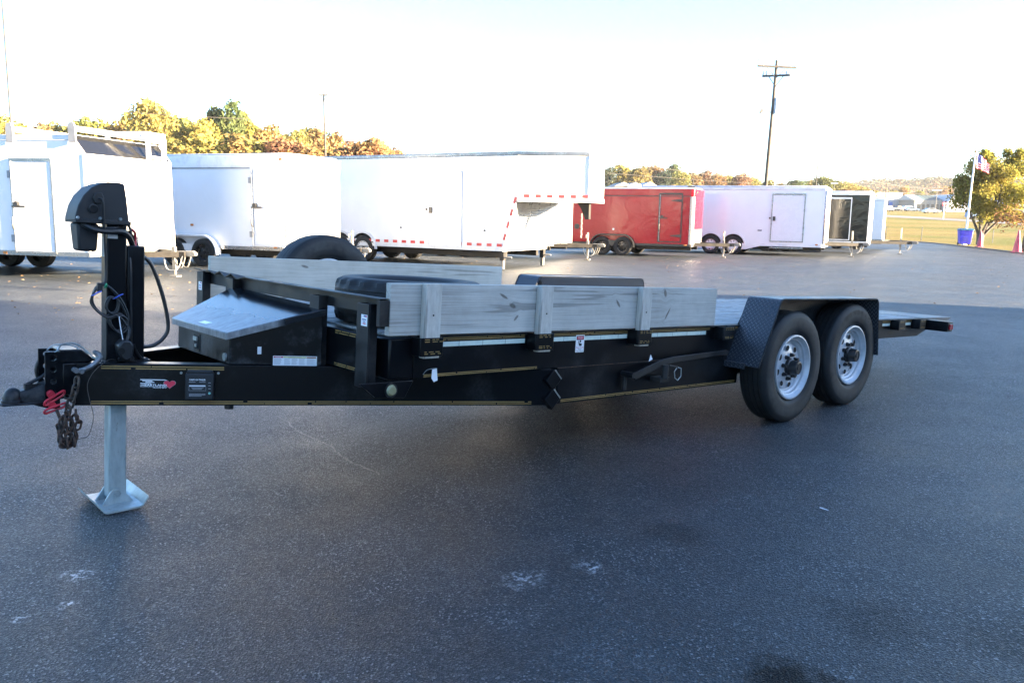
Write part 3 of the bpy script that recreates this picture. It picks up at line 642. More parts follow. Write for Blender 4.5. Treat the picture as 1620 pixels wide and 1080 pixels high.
    hd = mb.build('dark_hedge', 'hedge', None, smooth=0); tag(hd, 'long dark hedge in front of the blue bay warehouse', 'hedge')
warehouse()
def cottages():
    d = 165.; g = elev(0, d)
    for px, wd, mat, rf, lab in ((985, 3.4, 'bld_beige', 'bld_beige', 'tan roofed cottage, left of three behind the red trailer'), (1003, 3.6, 'bld_beige', 'roof_dim', 'grey roofed cottage, middle of three behind the red trailer'), (1026, 3.0, 'bld_white', 'bld_white', 'white roofed cottage, right of three behind the red trailer')):
        t = thing('cottage', lab, 'house', (at(px, d), d, g), .1, 'cottages behind the red trailer')
        hr = (yh(px)-289.5)/FPX*d+CAMH-g; he = hr-.9
        house_box(t, (-wd/2, 0, 0), 0, wd, 8, he, mat); mb = MB(); mb.prism([(-wd/2-.3, he), (0, hr), (wd/2+.3, he)], (0, -.4, 0), (1, 0, 0), (0, 0, 1), (0, 8.8, 0)); mb.build('roof', rf, t, smooth=0)
        for k in (-1, 1): MB().b2((k*1.9-.5, -.08, he-1.9), (k*1.9+.5, -.02, he-.7)).build('window', 'glass_dark', t, smooth=0)
cottages()

# ------------------------------------------------------------------ poles, wires, sign, fence
def wood_pole(name, label, px, top, d, r, arms=(), lean=0, tx=None, group=None):
    g = elev(0, d); x = at(px, d); H = (yh(px)-top)/FPX*d+CAMH-g
    t = thing(name, label, 'utility pole', (x, d, g), 0, group); t.rotation_euler = (0, lean, 0)
    MB().tube([(0, 0, -.3), (0, 0, H)], r, 12, r1=r*.62).build('pole', 'pole_wood', t)
    for z, L, az, dz in arms:
        u = Vector((math.cos(az), math.sin(az), 0)); o = Vector((0, -r*.9, H-z))
        arm = MB().beam(o-u*L, o+u*L, .11, .13).build('crossarm', 'pole_wood', t)
        for k in (-.95, -.72, .72, .95): MB().cyl(o+u*L*k+Vector((0, 0, .06)), o+u*L*k+Vector((0, 0, .34)), .045, .03, 8).build('insulator', 'insulator', arm)
        for k in (-1, 1): MB().beam(o+u*L*k*.55, o+Vector((0, 0, -.75)), .04, .05).build('brace', 'pole_metal', arm)
    return t, H
t, H = wood_pole('utility_pole', 'tall leaning wooden utility pole with two crossarms and a blue transformer', 1206, 108, 60, .15, ((.45, 1.35, .02, 0), (1.05, .95, -.5, 0)), R(1.6))
MB().cyl((.2, -.05, H-3.6), (.2, -.05, H-2.6), .16, .16, 14).cyl((.2, -.05, H-2.6), (.2, -.05, H-2.5), .16, .06, 14).build('transformer', 'transformer_grey', t)
MB().tube(cr([(0, 0, H-3.6), (-.35, -.1, H-3.45), (-.75, -.2, H-3.55)], 4), .03, 6).box((-.85, -.25, H-3.5), (.16, .14, .30), rot=Matrix.Rotation(.5, 3, 'Y')).build('street_lamp', 'pole_metal', t)
MB().cyl((0, 0, H), (0, 0, H+.45), .03, .02, 6).build('top_pin', 'insulator', t)
wood_pole('utility_pole', 'plain pale pole rising behind the second white trailer', 518, 157, 80, .12, ((.12, .42, .05, 0),), R(-.8))
wood_pole('utility_pole', 'thin far pole standing over the white trailer with alloy wheels', 1286, 263, 130, .11, (), R(1.2))
wood_pole('utility_pole', 'thin pole carrying wires beside the long warehouse', 1398, 292, 220, .17)
wood_pole('utility_pole', 'small far pole behind the red trailer', 1094, 284, 175, .09)
def lamp_post(px, top, d, lab, wd=.9, r=.07):
    g = elev(0, d); H = (yh(px)-top)/FPX*d+CAMH-g
    t = thing('lamp_post', lab, 'lamp post', (at(px, d), d, g))
    MB().tube([(0, 0, -.2), (0, 0, H-.15)], r, 8, r1=r*.7).build('post', 'pole_metal', t)
    MB().box((-wd*.35, 0, H-.1), (wd*.6, .4, .2)).box((wd*.35, 0, H-.1), (wd*.6, .4, .2)).build('lamp_head', 'flagpole_white', t)
lamp_post(832, 212, 88, 'slim pale lamp post rising above the gooseneck trailer', .5, .05)
lamp_post(1478, 302, 250, 'two headed lamp post above the gabled hall', 2.2, .14); lamp_post(1316, 291, 200, 'lamp post above the black trailer', 1.2, .1)
t = thing('light_pole', 'tall slim grey pole at the left edge behind the contractor trailer', 'pole', (-23.75, 40, 0))
MB().tube([(0, 0, 0), (0, 0, 13.5)], .085, 10, r1=.06).build('post', 'pole_metal', t); MB().box((.5, 0, 13.5), (1.2, .3, .15)).build('lamp_head', 'pole_metal', t)
t = thing('light_pole', 'tall grey lot light pole out of the frame beside the dealership', 'pole', (18, 5.78, 0))
MB().tube([(0, 0, 0), (0, 0, 9.4)], .09, 10, r1=.07).build('post', 'pole_metal', t); MB().box((0, .4, 9.4), (.4, 1.1, .16)).build('lamp_head', 'pole_metal', t)
def wire(pts, lab, r=.04, group='overhead wires'):
    P = []
    for (px, y, d) in pts: P.append(Vector((at(px, d), d, CAMH+(yh(px)-y)/FPX*d)))
    tag(MB().tube(cr(P, 8), r, 5).build('overhead_wire', 'wire_grey'), lab, 'wire', group)
wire(((960, 260, 170), (1030, 267, 172), (1110, 277.5, 176), (1180, 282, 180), (1260, 280, 185)), 'overhead wire sagging over the trees behind the red trailer', .045)
wire(((960, 276, 170), (1094, 286, 176), (1190, 292, 180)), 'lower overhead wire crossing the trees behind the red trailer', .035)
wire(((1350, 284, 215), (1398, 292.5, 220), (1450, 298.5, 225), (1530, 299, 230)), 'upper wire from the thin pole past the far hill', .06)
wire(((1350, 290, 215), (1398, 295, 220), (1460, 300.5, 225), (1530, 302, 230)), 'middle wire from the thin pole past the far hill', .05)
wire(((1398, 304, 220), (1470, 309, 225), (1530, 307, 230)), 'lowest wire from the thin pole past the far hill', .05)
wire(((195, 183, 95), (260, 187, 95), (330, 191, 96), (395, 194, 97)), 'pale overhead wire in front of the tall golden tree', .03)
def road_sign():
    px, d = 1493, 150.; g = elev(0, d); t = thing('road_sign', 'small red board on a pale post beside the country road', 'sign', (at(px-1, d), d, g))
    H = (yh(px)-321)/FPX*d+CAMH-g
    MB().b2((-.06, -.05, -.2), (.06, .05, H-.1)).build('post', 'flagpole_white', t)
    b = MB().b2((-.42, -.1, H-.6), (.42, -.055, H)).build('board', 'sign_red', t)
    m = MB(); quad(m, (-.26, -.104, H-.26), (1, 0, 0), (0, 0, 1), .52, .09); quad(m, (-.18, -.104, H-.45), (1, 0, 0), (0, 0, 1), .36, .08); m.build('lettering', 'ink_white', b)
road_sign()
def fence():
    pts = [(1440, 376, 62.5), (1466, 381.5, 61), (1508, 383, 60), (1545, 383.5, 58.5), (1585, 376, 72), (1600, 378, 70), (1424, 379.5, 70), (1505, 379, 66)]
    t = thing('wire_fence', 'low wire fence with pale posts along the lawn behind the blue bin', 'fence', (28, 62, 0))
    run = [(27.9, 62.6), (30.2, 61.8), (32.6, 61.2), (34.8, 60.6), (37.2, 60.2), (40, 59.8), (44, 59.4)]
    for x, y in run: MB().box((x-28, y-62, .5), (.045, .045, 1.1)).build('post', 'pole_metal', t)
    for z in (.25, .5, .75, .98): MB().tube([(x-28, y-62.02, z) for x, y in run], .004, 4).build('wire', 'wire_grey', t)
fence()
def bin_():
    d = 52.6; x = at(1529, d); t = thing('recycling_bin', 'blue wheeled bin with lid standing at the lot edge by the flagpole', 'bin', (x, d, 0), -.25)
    mb = MB(); vs = []
    for z, a, b in ((.08, .29, .28), (.95, .38, .36)): vs += [(-a, -b, z), (a, -b, z), (a, b, z), (-a, b, z)]
    mb.add(vs, [(0, 1, 5, 4), (1, 2, 6, 5), (2, 3, 7, 6), (3, 0, 4, 7), (3, 2, 1, 0), (4, 5, 6, 7)]); mb.build('body', 'bin_blue', t, bevel=.03)
    mb = MB(); mb.prism([(-.41, .93), (-.41, .98), (-.25, 1.05), (.25, 1.05), (.41, .98), (.41, .93)], (0, -.42, 0), (1, 0, 0), (0, 0, 1), (0, .84, 0)); mb.build('lid', 'bin_lid', t, bevel=.02)
    MB().b2((-.16, -.345, .30), (.16, -.30, .52)).build('grab_recess', 'bin_dark', t); MB().b2((-.2, -.37, .66), (.2, -.33, .70)).build('rib', 'bin_dark', t); MB().b2((-.12, -.37, .74), (.12, -.34, .80)).build('rib', 'bin_dark', t)
    for k in (-1, 1): MB().cyl((k*.33, .3, .1), (k*.27, .3, .1), .1, n=14).build('wheel', 'rubber_cable', t)
bin_()
def cone(px, d, h, lab):
    t = thing('traffic_cone', lab, 'traffic cone', (at(px, d), d, 0), 0, 'pink cones on the lawn edge')
    MB().cyl((0, 0, .04), (0, 0, h), .17*h/.9, .035, 14).build('cone', 'cone_pink', t); MB().b2((-.20, -.20, 0), (.20, .20, .04)).build('base', 'cone_pink', t, bevel=.01)
cone(1554, 49.2, .95, 'pink cone standing against the pear tree trunk'); cone(1614, 40.6, 1.1, 'pink cone at the foot of the dark trunk on the right edge')
def flag():
    d = 53.15; x = at(1529.5, d); H = (yh(1545)-244)/FPX*d+CAMH
    t = thing('flagpole', 'white flagpole rising behind the blue bin', 'flagpole', (x, d, 0)); t.rotation_euler = (0, R(1.2), 0)
    MB().tube([(0, 0, 0), (0, 0, H)], .07, 12, r1=.045).build('pole', 'flagpole_white', t); MB().box((0, 0, .03), (.3, .3, .06)).build('base', 'flagpole_white', t)
    f = MB().dome((0, 0, H), .08).dome((0, 0, H), .08, -1.).build('finial', 'gold_stripe', t)
    fl = thing('flag', 'american flag flying limp from the white flagpole', 'flag', (x+.13, d, 0)); fl.rotation_euler = (0, R(1.2), 0)
    mb = MB(); nu, nv = 26, 26; hh = .95; L = 1.05; vs = []
    for j in range(nv+1):
        for i in range(nu+1):
            u = i/nu; v = j/nv
            vs.append((u*L*.80, .10*math.sin(u*9+v*2.)*u+.04*math.sin(u*17-v*3), H-.1-v*hh*(1-.25*u)-u*.62*(1-.15*v)*u**.25))
    for j in range(nv):
        for i in range(nu):
            st = j//2; m = 2 if (i < nu*.4 and st < 7) else (0 if st % 2 == 0 else 1)
            if m == 2 and (i+j) % 3 == 1 and j % 2: m = 1
            a = j*(nu+1)+i; mb.add([vs[a], vs[a+1], vs[a+nu+2], vs[a+nu+1]], [(0, 1, 2, 3)], m)
    mb.build('cloth', ['flag_red', 'flag_white', 'flag_blue'], fl, smooth=0)
flag()
# ------------------------------------------------------------------ parked cars far off
def car_meshes(kind):
    L, W = (4.6, 1.8) if kind != 'pickup' else (5.4, 1.9)
    if kind == 'car': prof = [(-2.3, .35), (2.25, .35), (2.3, .7), (1.9, .88), (1.15, .95), (.45, 1.42), (-1.0, 1.45), (-1.75, .98), (-2.25, .92)]
    elif kind == 'suv': prof = [(-2.3, .4), (2.25, .4), (2.3, .8), (1.9, 1.0), (1.2, 1.08), (.6, 1.68), (-1.9, 1.7), (-2.25, 1.05)]
    else: prof = [(-2.7, .45), (2.6, .45), (2.68, .9), (2.2, 1.08), (1.35, 1.12), (.8, 1.75), (-.6, 1.78), (-.75, 1.1), (-2.7, 1.1)]
    body = MB(); body.prism(prof, (0, -W/2, 0), (1, 0, 0), (0, 0, 1), (0, W, 0))
    win = MB(); zb, zt = (.98, 1.36) if kind == 'car' else (1.1, 1.6); xs = {'car': (-1.45, .75, -.85, .35), 'suv': (-1.95, .95, -1.75, .5), 'pickup': (-.55, 1.1, -.5, .7)}[kind]
    for s in (-1, 1): win.prism([(xs[0], zb), (xs[1], zb), (xs[3], zt), (xs[2], zt)], (0, s*(W/2+.008), 0), (1, 0, 0), (0, 0, 1), (0, -s*.02, 0))
    wh = MB(); wh.lathe([(.0, -.1), (.2, -.1), (.33, -.09), (.33, .09), (.0, .09)], n=18)
    return body, win, wh, L, W
CARM = {}
def car(px, y, d, kind, paint, lab, rz=0):
    g = elev(0, d)
    if (kind, paint) not in CARM:
        b, wn, wh, L, W = car_meshes(kind); CARM[kind, paint] = (b.mesh('body', paint), wn.mesh('window', 'glass_dark'), wh.mesh('wheel', 'far_tyre'), L, W)
    b, wn, wh, L, W = CARM[kind, paint]
    t = thing('parked_car', lab, 'car', (at(px, d), d, g+.02), rz, 'cars parked by the warehouses')
    bo = link('body', b, t, bevel=.06); link('window', wn, t)
    for sx in (-1, 1):
        for sy in (-1, 1): link('wheel', wh, t, Matrix.Translation((sx*L*.3, sy*(W/2-.08), .33)))
car(1472, 0, 232, 'car', 'car_silver', 'silver saloon parked on the grass in front of the gabled hall', .05)
car(1436, 0, 292, 'suv', 'car_white', 'white car parked just right of the red sign board', .2); car(1441, 0, 282, 'car', 'car_blue', 'blue car parked below the striped roof hall', 0)
car(1418, 0, 285, 'pickup', 'car_dark', 'dark pickup parked in front of the long warehouse', .3); car(1404, 0, 262, 'pickup', 'car_white', 'white pickup close beside the rearmost white trailer', 1.4)
car(1549, 0, 150, 'suv', 'car_blue', 'blue grey car seen between the stems of the pear tree', .1); car(1560, 0, 165, 'car', 'car_white', 'white car seen right of the pear tree stems', .2)
for k, (px, d, kd, pt, nm) in enumerate(((1580, 240, 'car', 'car_white', 'white'), (1589, 255, 'suv', 'car_red', 'red'), (1597, 238, 'car', 'car_silver', 'silver'), (1606, 250, 'pickup', 'car_blue', 'blue'), (1614, 235, 'suv', 'car_dark', 'dark'))):
    car(px, 0, d, kd, pt, nm+' vehicle in the far row right of the pear tree', .1*k)
#@@BOX
# ------------------------------------------------------------------ enclosed trailers across the lot
def far_wheel_meshes(r, w, style):
    ty = MB(); ri = r*.60
    ty.lathe([(ri, w*.44), (r*.9, w*.5), (r*.985, w*.42), (r, w*.2), (r, -w*.2), (r*.985, -w*.42), (r*.92, -w*.5), (r*.8, -w*.52), (ri*1.02, -w*.46), (ri, -w*.40)], n=36)
    rm = MB(); rm.lathe([(ri*1.02, -w*.47), (ri*.93, -w*.46), (ri*.9, -w*.2), (ri*.8, -w*.13), (ri*.3, -w*.22), (0, -w*.24)], n=30, mi=0)
    rm.lathe([(ri*.3, -w*.22), (ri*.28, -w*.40), (0, -w*.42)], n=14, mi=0)
    ns = {'black': 8, 'alloy': 9, 'alloy2': 14}[style]
    for k in range(ns):
        a = 2*math.pi*k/ns; c = Vector((math.cos(a), 0, math.sin(a)))
        if style == 'black': rm.disc(c*ri*.62+Vector((0, -w*.185, 0)), (0, -1, 0), ri*.13, 8, 1)
        else:
            s = Vector((-math.sin(a), 0, math.cos(a)))*ri*.085; y0, y1 = Vector((0, -w*.30, 0)), Vector((0, -w*.44, 0))
            p = c*ri*.24; q = c*ri*.92; rm.add([p-s+y0, p+s+y0, q+s*1.5+y1, q-s*1.5+y1], [(0, 1, 2, 3)], 1)
    if style != 'black': rm.lathe([(ri*1.02, -w*.475), (ri*.93, -w*.475)], n=30, mi=1)
    return ty.mesh('tyre', 'far_tyre'), rm.mesh('rim', ['rim_black', 'dark_hole' if style == 'black' else 'rim_alloy'])
FW = {}
def add_wheels(t, xs, W, r, style, out, w=.22, fend=None, arch='white_trim', flip=False):
    if (r, style) not in FW: FW[r, style] = far_wheel_meshes(r, w, style)
    ty, rm = FW[r, style]
    for x in xs:
        for near in (True, False):
            mt = Matrix.Translation((x, (-out+w*.5) if near else (W+out-w*.5), r-.005))
            if not near: mt = mt @ Matrix.Rotation(math.pi, 4, 'Z')
            o = link('wheel', ty, t, mt); link('rim', rm, o)
    for near in (True, False):
        y = -out-.012 if near else W+out+.012; sy = 1 if near else -1
        a, b = min(xs), max(xs)
        if fend == 'tandem':
            R2 = r+.09; P = [(b+R2*math.cos(R(k)), r+R2*math.sin(R(k))) for k in range(-5, 91, 12)]+[(a+R2*math.cos(R(k)), r+R2*math.sin(R(k))) for k in range(90, 186, 12)]
            R3 = r+.05; Q = [(b+R3*math.cos(R(k)), r+R3*math.sin(R(k))) for k in range(-5, 91, 12)]+[(a+R3*math.cos(R(k)), r+R3*math.sin(R(k))) for k in range(90, 186, 12)]
            MB().prism(P+Q[::-1], (0, y, 0), (1, 0, 0), (0, 0, 1), (0, sy*(out+.01), 0)).prism([(a+.12, r+r*.62), (b-.12, r+r*.62), ((a+b)/2, r-.02)], (0, y+sy*.02, 0), (1, 0, 0), (0, 0, 1), (0, sy*.02, 0)).build('fender', arch, t)
        else:
            for x in xs:
                pts = lambda rr: [(x+rr*math.cos(R(k)), r+rr*math.sin(R(k))) for k in range(0, 181, 12)]
                MB().prism(pts(r+.07)+pts(r-.02)[::-1], (0, y+sy*(out+.005), 0), (1, 0, 0), (0, 0, 1), (0, sy*.02, 0)).build('wheel_well', 'dark_hole', t)
                MB().prism(pts(r+.13)+pts(r+.07)[::-1], (0, y, 0), (1, 0, 0), (0, 0, 1), (0, sy*(out+.02), 0)).build('fender', arch, t)
def door(t, x0, x1, z0, z1, mat, trim, y=0., handle='bar', hinges=True):
    d = MB().b2((x0, y-.022, z0), (x1, y-.002, z1)).build('door', mat, t, bevel=.008)
    f = MB(); k = .035
    f.b2((x0-k, y-.030, z1), (x1+k, y-.001, z1+k)).b2((x0-k, y-.030, z0-k), (x1+k, y-.001, z0)).b2((x0-k, y-.030, z0), (x0, y-.001, z1)).b2((x1, y-.030, z0), (x1+k, y-.001, z1))
    f.build('door_frame', trim, d)
    MB().b2((x0-.03, y-.045, z1+k), (x1+.03, y-.001, z1+k+.03)).build('drip_rail', trim, d)
    if hinges == 'strap':
        for z in (z0+.2, z1-.2): MB().prism([(x1+.04, -.05), (x1+.04, .05), (x1-.12, .04), (x1-.36, .012), (x1-.36, -.012), (x1-.12, -.04)], (0, y-.024, z), (1, 0, 0), (0, 0, 1), (0, -.02, 0)).build('hinge', 'dark_trim', d)
    elif hinges:
        for z in (z0+.25, z1-.25): MB().b2((x0-.09, y-.04, z-.07), (x0+.01, y-.031, z+.07)).build('hinge', 'seal_grey', d)
    zc = z0+(z1-z0)*.5
    if handle == 'bar':
        MB().cyl((x0+.02, y-.05, z0), (x0+.02, y-.05, z1), .014, n=8).build('cam_bar', 'alu_trim', d)
        h = MB().beam((x0+.0, y-.07, zc), (x0+.30, y-.07, zc+.0), .02, .035); h.cyl((x0+.1, y-.03, zc+.05), (x0+.1, y-.09, zc+.05), .05, n=12); h.build('handle', 'dark_trim', d)
        MB().tube(cr([(x0+.02, y-.03, zc-.18), (x0+.02, y-.09, zc-.22), (x0+.02, y-.09, zc-.42), (x0+.02, y-.03, zc-.46)], 3), .014, 6).build('grab_handle', 'dark_trim', d)
    else:
        MB().b2((x0+.03, y-.05, zc-.10), (x0+.12, y-.023, zc+.06)).build('handle', 'dark_trim', d); MB().b2((x0-.10, y-.035, zc-.03), (x0-.05, y-.001, zc+.03)).build('hold_back', 'dark_trim', d)
    return d
def jack(t, x, y, top, z=.0, foot=True):
    j = MB().b2((x-.035, y-.035, .14), (x+.035, y+.035, .62)).build('jack', 'steel_galv_far', t)
    MB().cyl((x, y, .05), (x, y, .3), .026, n=8).build('inner_tube', 'steel_galv_far', j)
    MB().b2((x-.09, y-.09, .0), (x+.09, y+.09, .03)).build('foot', 'steel_galv_far', j)
    MB().cyl((x, y, .62), (x, y, top), .03, n=8).cyl((x, y, top-.08), (x+.0, y-.16, top-.08), .012, n=6).cyl((x, y-.16, top-.08), (x, y-.16, top-.17), .014, n=6).build('crank', 'steel_galv_far', j)
    return j
def tongue(t, W, T, jx, top=.85, z=.46, mat='frame_dark', chains=True):
    m = MB(); m.beam((-.1, W*.16, z), (T-.12, W/2-.05, z), .06, .11).beam((-.1, W*.84, z), (T-.12, W/2+.05, z), .06, .11).box((T-.12, W/2, z), (.2, .2, .112)); m.build('tongue', mat, t)
    m = MB(); m.prism([(-.2, .0), (.12, -.02), (.2, .0), (.2, .06), (.14, .10), (-.2, .09)], (T, W/2-.05, z-.02), (1, 0, 0), (0, 0, 1), (0, .1, 0)); m.build('coupler', 'steel_galv_far', t, bevel=.012)
    jack(t, jx, W/2-.02, top)
    if chains:
        for s in (-.1, .1):
            m = MB(); P = cr([(T-.25, W/2+s, z-.05), (T-.2, W/2+s, z-.22), (T-.08, W/2+s, z-.26), (T, W/2+s, z-.05)], 4)
            for i, p in enumerate(P[:-1]): m.tube([p, P[i+1]], .014, 5)
            m.build('safety_chain', 'steel_galv_far', t)
    m = MB().tube(cr([(T-.5, W/2-.1, z-.02), (T-.4, W/2-.14, z-.30), (T-.15, W/2-.14, z-.28), (T-.05, W/2-.08, z+.02)], 5), .012, 6).build('wiring_cable', 'seal_grey', t)
def foot_arc(W, r, n=5):     # plan with rounded front corners
    a = [(r*math.sin(R(90*k/n))-r, r-r*math.cos(R(90*k/n))) for k in range(n+1)]
    return a+[(x, W-y) for x, y in reversed(a)]
def shell(t, plan, L, z0, z1, mat, trim, rail='alu_trim', roof='white_trim', band=.10):
    W = max(p[1] for p in plan); full = [(-L, 0)]+plan+[(-L, W)]
    b = MB().prism(full, (0, 0, z0), (1, 0, 0), (0, 1, 0), (0, 0, z1-z0)).build('body', mat, t)
    cx, cy = -L/2, W/2
    def grow(k): 
        out = []
        for x, y in full: out.append((x+(k if x > cx else -k), y+(k if y > cy else -k)))
        return out
    m = MB(); hi, lo = grow(.016), grow(-.05)
    m.prism(hi, (0, 0, z1-band), (1, 0, 0), (0, 1, 0), (0, 0, band)); m.build('roof_rail', trim, t, bevel=.02)
    MB().prism(lo, (0, 0, z1), (1, 0, 0), (0, 1, 0), (0, 0, .045)).build('roof', roof, t, bevel=.02)
    MB().prism(grow(.012), (0, 0, z0-.02), (1, 0, 0), (0, 1, 0), (0, 0, .085)).build('bottom_rail', rail, t)
    MB().b2((-L+.1, .3, z0-.16), (-.1, .38, z0-.025)).b2((-L+.1, W-.38, z0-.16), (-.1, W-.3, z0-.025)).build('chassis', 'frame_dark', t)
    return b
def lights(t, pts, mat='label_orange', s=.05):
    for (x, y, z, ax) in pts:
        d = (.09, .02, .05) if ax == 'y' else (.02, .09, .05)
        MB().box((x, y, z), d).build('marker_light', mat, t, bevel=.008)
def ztrailer(P, phi, name, label):
    return thing(name, label, 'trailer', (P[0], P[1], 0), -R(phi), 'enclosed trailers parked across the lot')
# -- contractor trailer with slanted black nose and ladder rack, far left
t = ztrailer((-8.28, 16.2), 12.8, 'enclosed_trailer', 'white contractor trailer with slanted black nose and ladder rack at far left')
W, L, Z0, ZS, ZT = 2.68, 6.5, .46, 2.43, 2.76
MB().prism([(-L, Z0), (0, Z0), (0, ZS), (-.26, ZT), (-L, ZT)], (0, 0, 0), (1, 0, 0), (0, 0, 1), (0, W, 0)).build('body', 'white_skin', t)
MB().prism([(.012, ZS+.005), (.012, ZS-.005), (-.02, ZS-.01), (-.27, ZT+.006), (-.255, ZT+.016)], (0, .05, 0), (1, 0, 0), (0, 0, 1), (0, W-.1, 0)).build('nose_panel', 'black_skin', t)
MB().b2((-L, -.014, ZT-.09), (-.24, 0.02, ZT+.02)).b2((-L, W-.02, ZT-.09), (-.24, W+.014, ZT+.02)).build('roof_rail', 'white_trim', t, bevel=.01)
MB().b2((-L, .03, ZT+.002), (-.3, W-.03, ZT+.03)).build('roof', 'white_trim', t)
MB().b2((-L, -.012, Z0-.02), (.012, W+.012, Z0+.07)).build('bottom_rail', 'alu_trim', t)
MB().b2((-.03, -.008, Z0+.07), (.008, .05, ZS-.02)).b2((-.03, W-.05, Z0+.07), (.008, W+.008, ZS-.02)).build('corner_post', 'white_trim', t)
MB().b2((.009, .06, Z0+.072), (.018, W-.06, 1.12)).build('stone_guard', 'stone_guard', t)
door(t, -1.66, -.76, .52, 2.27, 'door_white', 'alu_trim')
add_wheels(t, (-4.35, -3.5), W, .35, 'black', .03)
rk = MB()
for x in (-.2, -1.62):
    rk.beam((x, -.03, ZT+.13), (x, W+.03, ZT+.13), .06, .10)
rk.build('ladder_rack', 'white_trim', t)
for x in (-.2, -1.62):
    for y in (-.05, W+.02): MB().prism([(-.08, -.18), (.08, -.18), (.08, .10), (.05, .19), (-.05, .19), (-.08, .10)], (x, y, ZT+.05), (1, 0, 0), (0, 0, 1), (0, .03, 0)).build('rack_bracket', 'seal_grey', t)
rk = MB()
for y in (1.84, 2.36): rk.b2((.03, y-.035, ZS-.04), (.10, y+.035, 3.0)); rk.beam((.06, y, 2.98), (-.2, y-.7, ZT+.15), .05, .06)
rk.b2((.035, 1.84, ZS+.02), (.095, 2.36, ZS+.08)).b2((.035, 1.84, 2.78), (.095, 2.36, 2.83)).b2((.035, 1.84, 2.95), (.095, 2.36, 3.0)); rk.build('ladder_frame', 'white_trim', t)
tongue(t, W, 1.25, .95, 1.0, .47)
q = MB(); quad(q, (.012, 2.18, 2.26), (0, 1, 0), (0, 0, 1), .40, .16); q = q.build('brand_decal', 'label_white', t)
text('LOOK', 'label_orange', (.014, 2.27, 2.28), (0, 1, 0), (.0, .1, 1), .28, .10, q, bold=.02); m = MB(); quad(m, (.0145, 2.2, 2.33), (0, 1, 0), (0, 0, 1), .06, .06); m.build('brand_mark', 'ink_blue', q)
lights(t, [(.014, .5, Z0+.02, 'x'), (-1.95, -.016, Z0+.02, 'y')])
# -- second white trailer, rounded front
t = ztrailer((-5.27, 19.75), 20.0, 'enclosed_trailer', 'white trailer with rounded front and black steel wheels, second from the left')
W = 2.35; shell(t, foot_arc(W, .28), 5.2, .47, 2.70, 'white_skin', 'white_trim', band=.30)
MB().b2((-5.2, -.020, 2.385), (-.28, -.0165, 2.41)).build('seam_strip', 'seal_grey', t)
door(t, -1.08, -.24, .58, 2.36, 'door_white', 'white_trim')
m = MB().prism([(p[0]+.006, p[1]) for p in foot_arc(W, .28)]+[(p[0]-.02, p[1]) for p in reversed(foot_arc(W, .28))], (0, 0, .56), (1, 0, 0), (0, 1, 0), (0, 0, .52)).build('stone_guard', 'stone_guard', t)
add_wheels(t, (-3.37, -2.50), W, .35, 'black', .16, fend='tandem')
lights(t, [(-.45, -.018, .53, 'y'), (-2.9, -.02, 1.02, 'y'), (-.25, -.022, 2.6, 'y')]); tongue(t, W, 1.25, .95, .95)
# -- gooseneck
t = ztrailer((-.29, 21.59), 30, 'gooseneck_trailer', 'long white gooseneck trailer with red and white reflective tape')
W, L, Z0, ZN, ZT = 2.45, 9.5, .48, 1.79, 2.99
MB().prism([(-L, Z0), (0, Z0), (.40, ZN), (.40, ZT-.1), (-L, ZT-.1)], (0, 0, 0), (1, 0, 0), (0, 0, 1), (0, W, 0)).build('body', 'white_skin', t)
plan = [(.402, 0), (2.05, .74), (2.05, W-.74), (.402, W)]
MB().prism(plan, (0, 0, ZN), (1, 0, 0), (0, 1, 0), (0, 0, ZT-.1-ZN)).build('nose', 'white_skin', t)
full = [(-L, -.014), (.41, -.014), (2.075, .73), (2.075, W-.73), (.41, W+.014), (-L, W+.014)]
MB().prism(full, (0, 0, ZT-.1), (1, 0, 0), (0, 1, 0), (0, 0, .1)).build('roof_rail', 'alu_trim', t, bevel=.02)
MB().prism([(.43, -.012), (2.07, .728), (2.07, W-.728), (.43, W+.012)], (0, 0, ZN-.05), (1, 0, 0), (0, 1, 0), (0, 0, .10)).build('nose_rail', 'white_trim', t)
MB().b2((-L, -.013, Z0-.02), (.005, W+.013, Z0+.07)).build('bottom_rail', 'white_trim', t)
for x, y in ((.41, .0), (2.055, .735)): MB().b2((x-.02, y-.012, ZN+.051), (x+.02, y+.03, ZT-.101)).build('corner_post', 'white_trim', t)
sl = Vector((.40, 0, ZN-Z0)).normalized(); g = MB(); nb = 26
for k in range(nb):
    a, b = k/nb, (k+1)/nb; p = Vector((.004, .06, Z0+.07)); D = Vector((.385, 0, ZN-Z0-.12))
    g.add([p+D*a, p+D*a+Vector((0, W-.12, 0)), p+D*(a+b)*.5+Vector((.014, W-.12, 0)), p+D*(a+b)*.5+Vector((.014, 0, 0)), p+D*b+Vector((0, W-.12, 0)), p+D*b], [(0, 1, 2, 3), (3, 2, 4, 5)])
g.build('ribbed_front', 'stone_guard', t, smooth=0)
door(t, -2.34, -1.30, .56, 2.46, 'door_white', 'white_trim', handle='paddle', hinges=False)
rd, wh = MB(), MB()
def dashes(o, u, v, n, step, h):
    for k in range(n):
        quad(rd if k % 2 else wh, Vector(o)+Vector(u).normalized()*step*k, u, v, step, h)
dashes((-5.9, -.018, Z0+.10), (1, 0, 0), (0, 0, 1), 38, .155, .075)
dashes((.03, -.006, Z0+.10), (.40, 0, ZN-Z0), (-1, 0, .3), 8, .165, .075)
pu = Vector((1.62, .728, 0)); dashes(Vector((.44, -.013, ZN+.06))+Vector((.43, -.95, 0)).normalized()*.010, pu, (0, 0, 1), 12, .148, .075)
tag(rd.build('red_tape', 'tape_red', t), kind='stuff'); tag(wh.build('white_tape', 'white_trim', t), kind='stuff')
add_wheels(t, (-5.5, -4.66), W, .375, 'alloy2', .03)
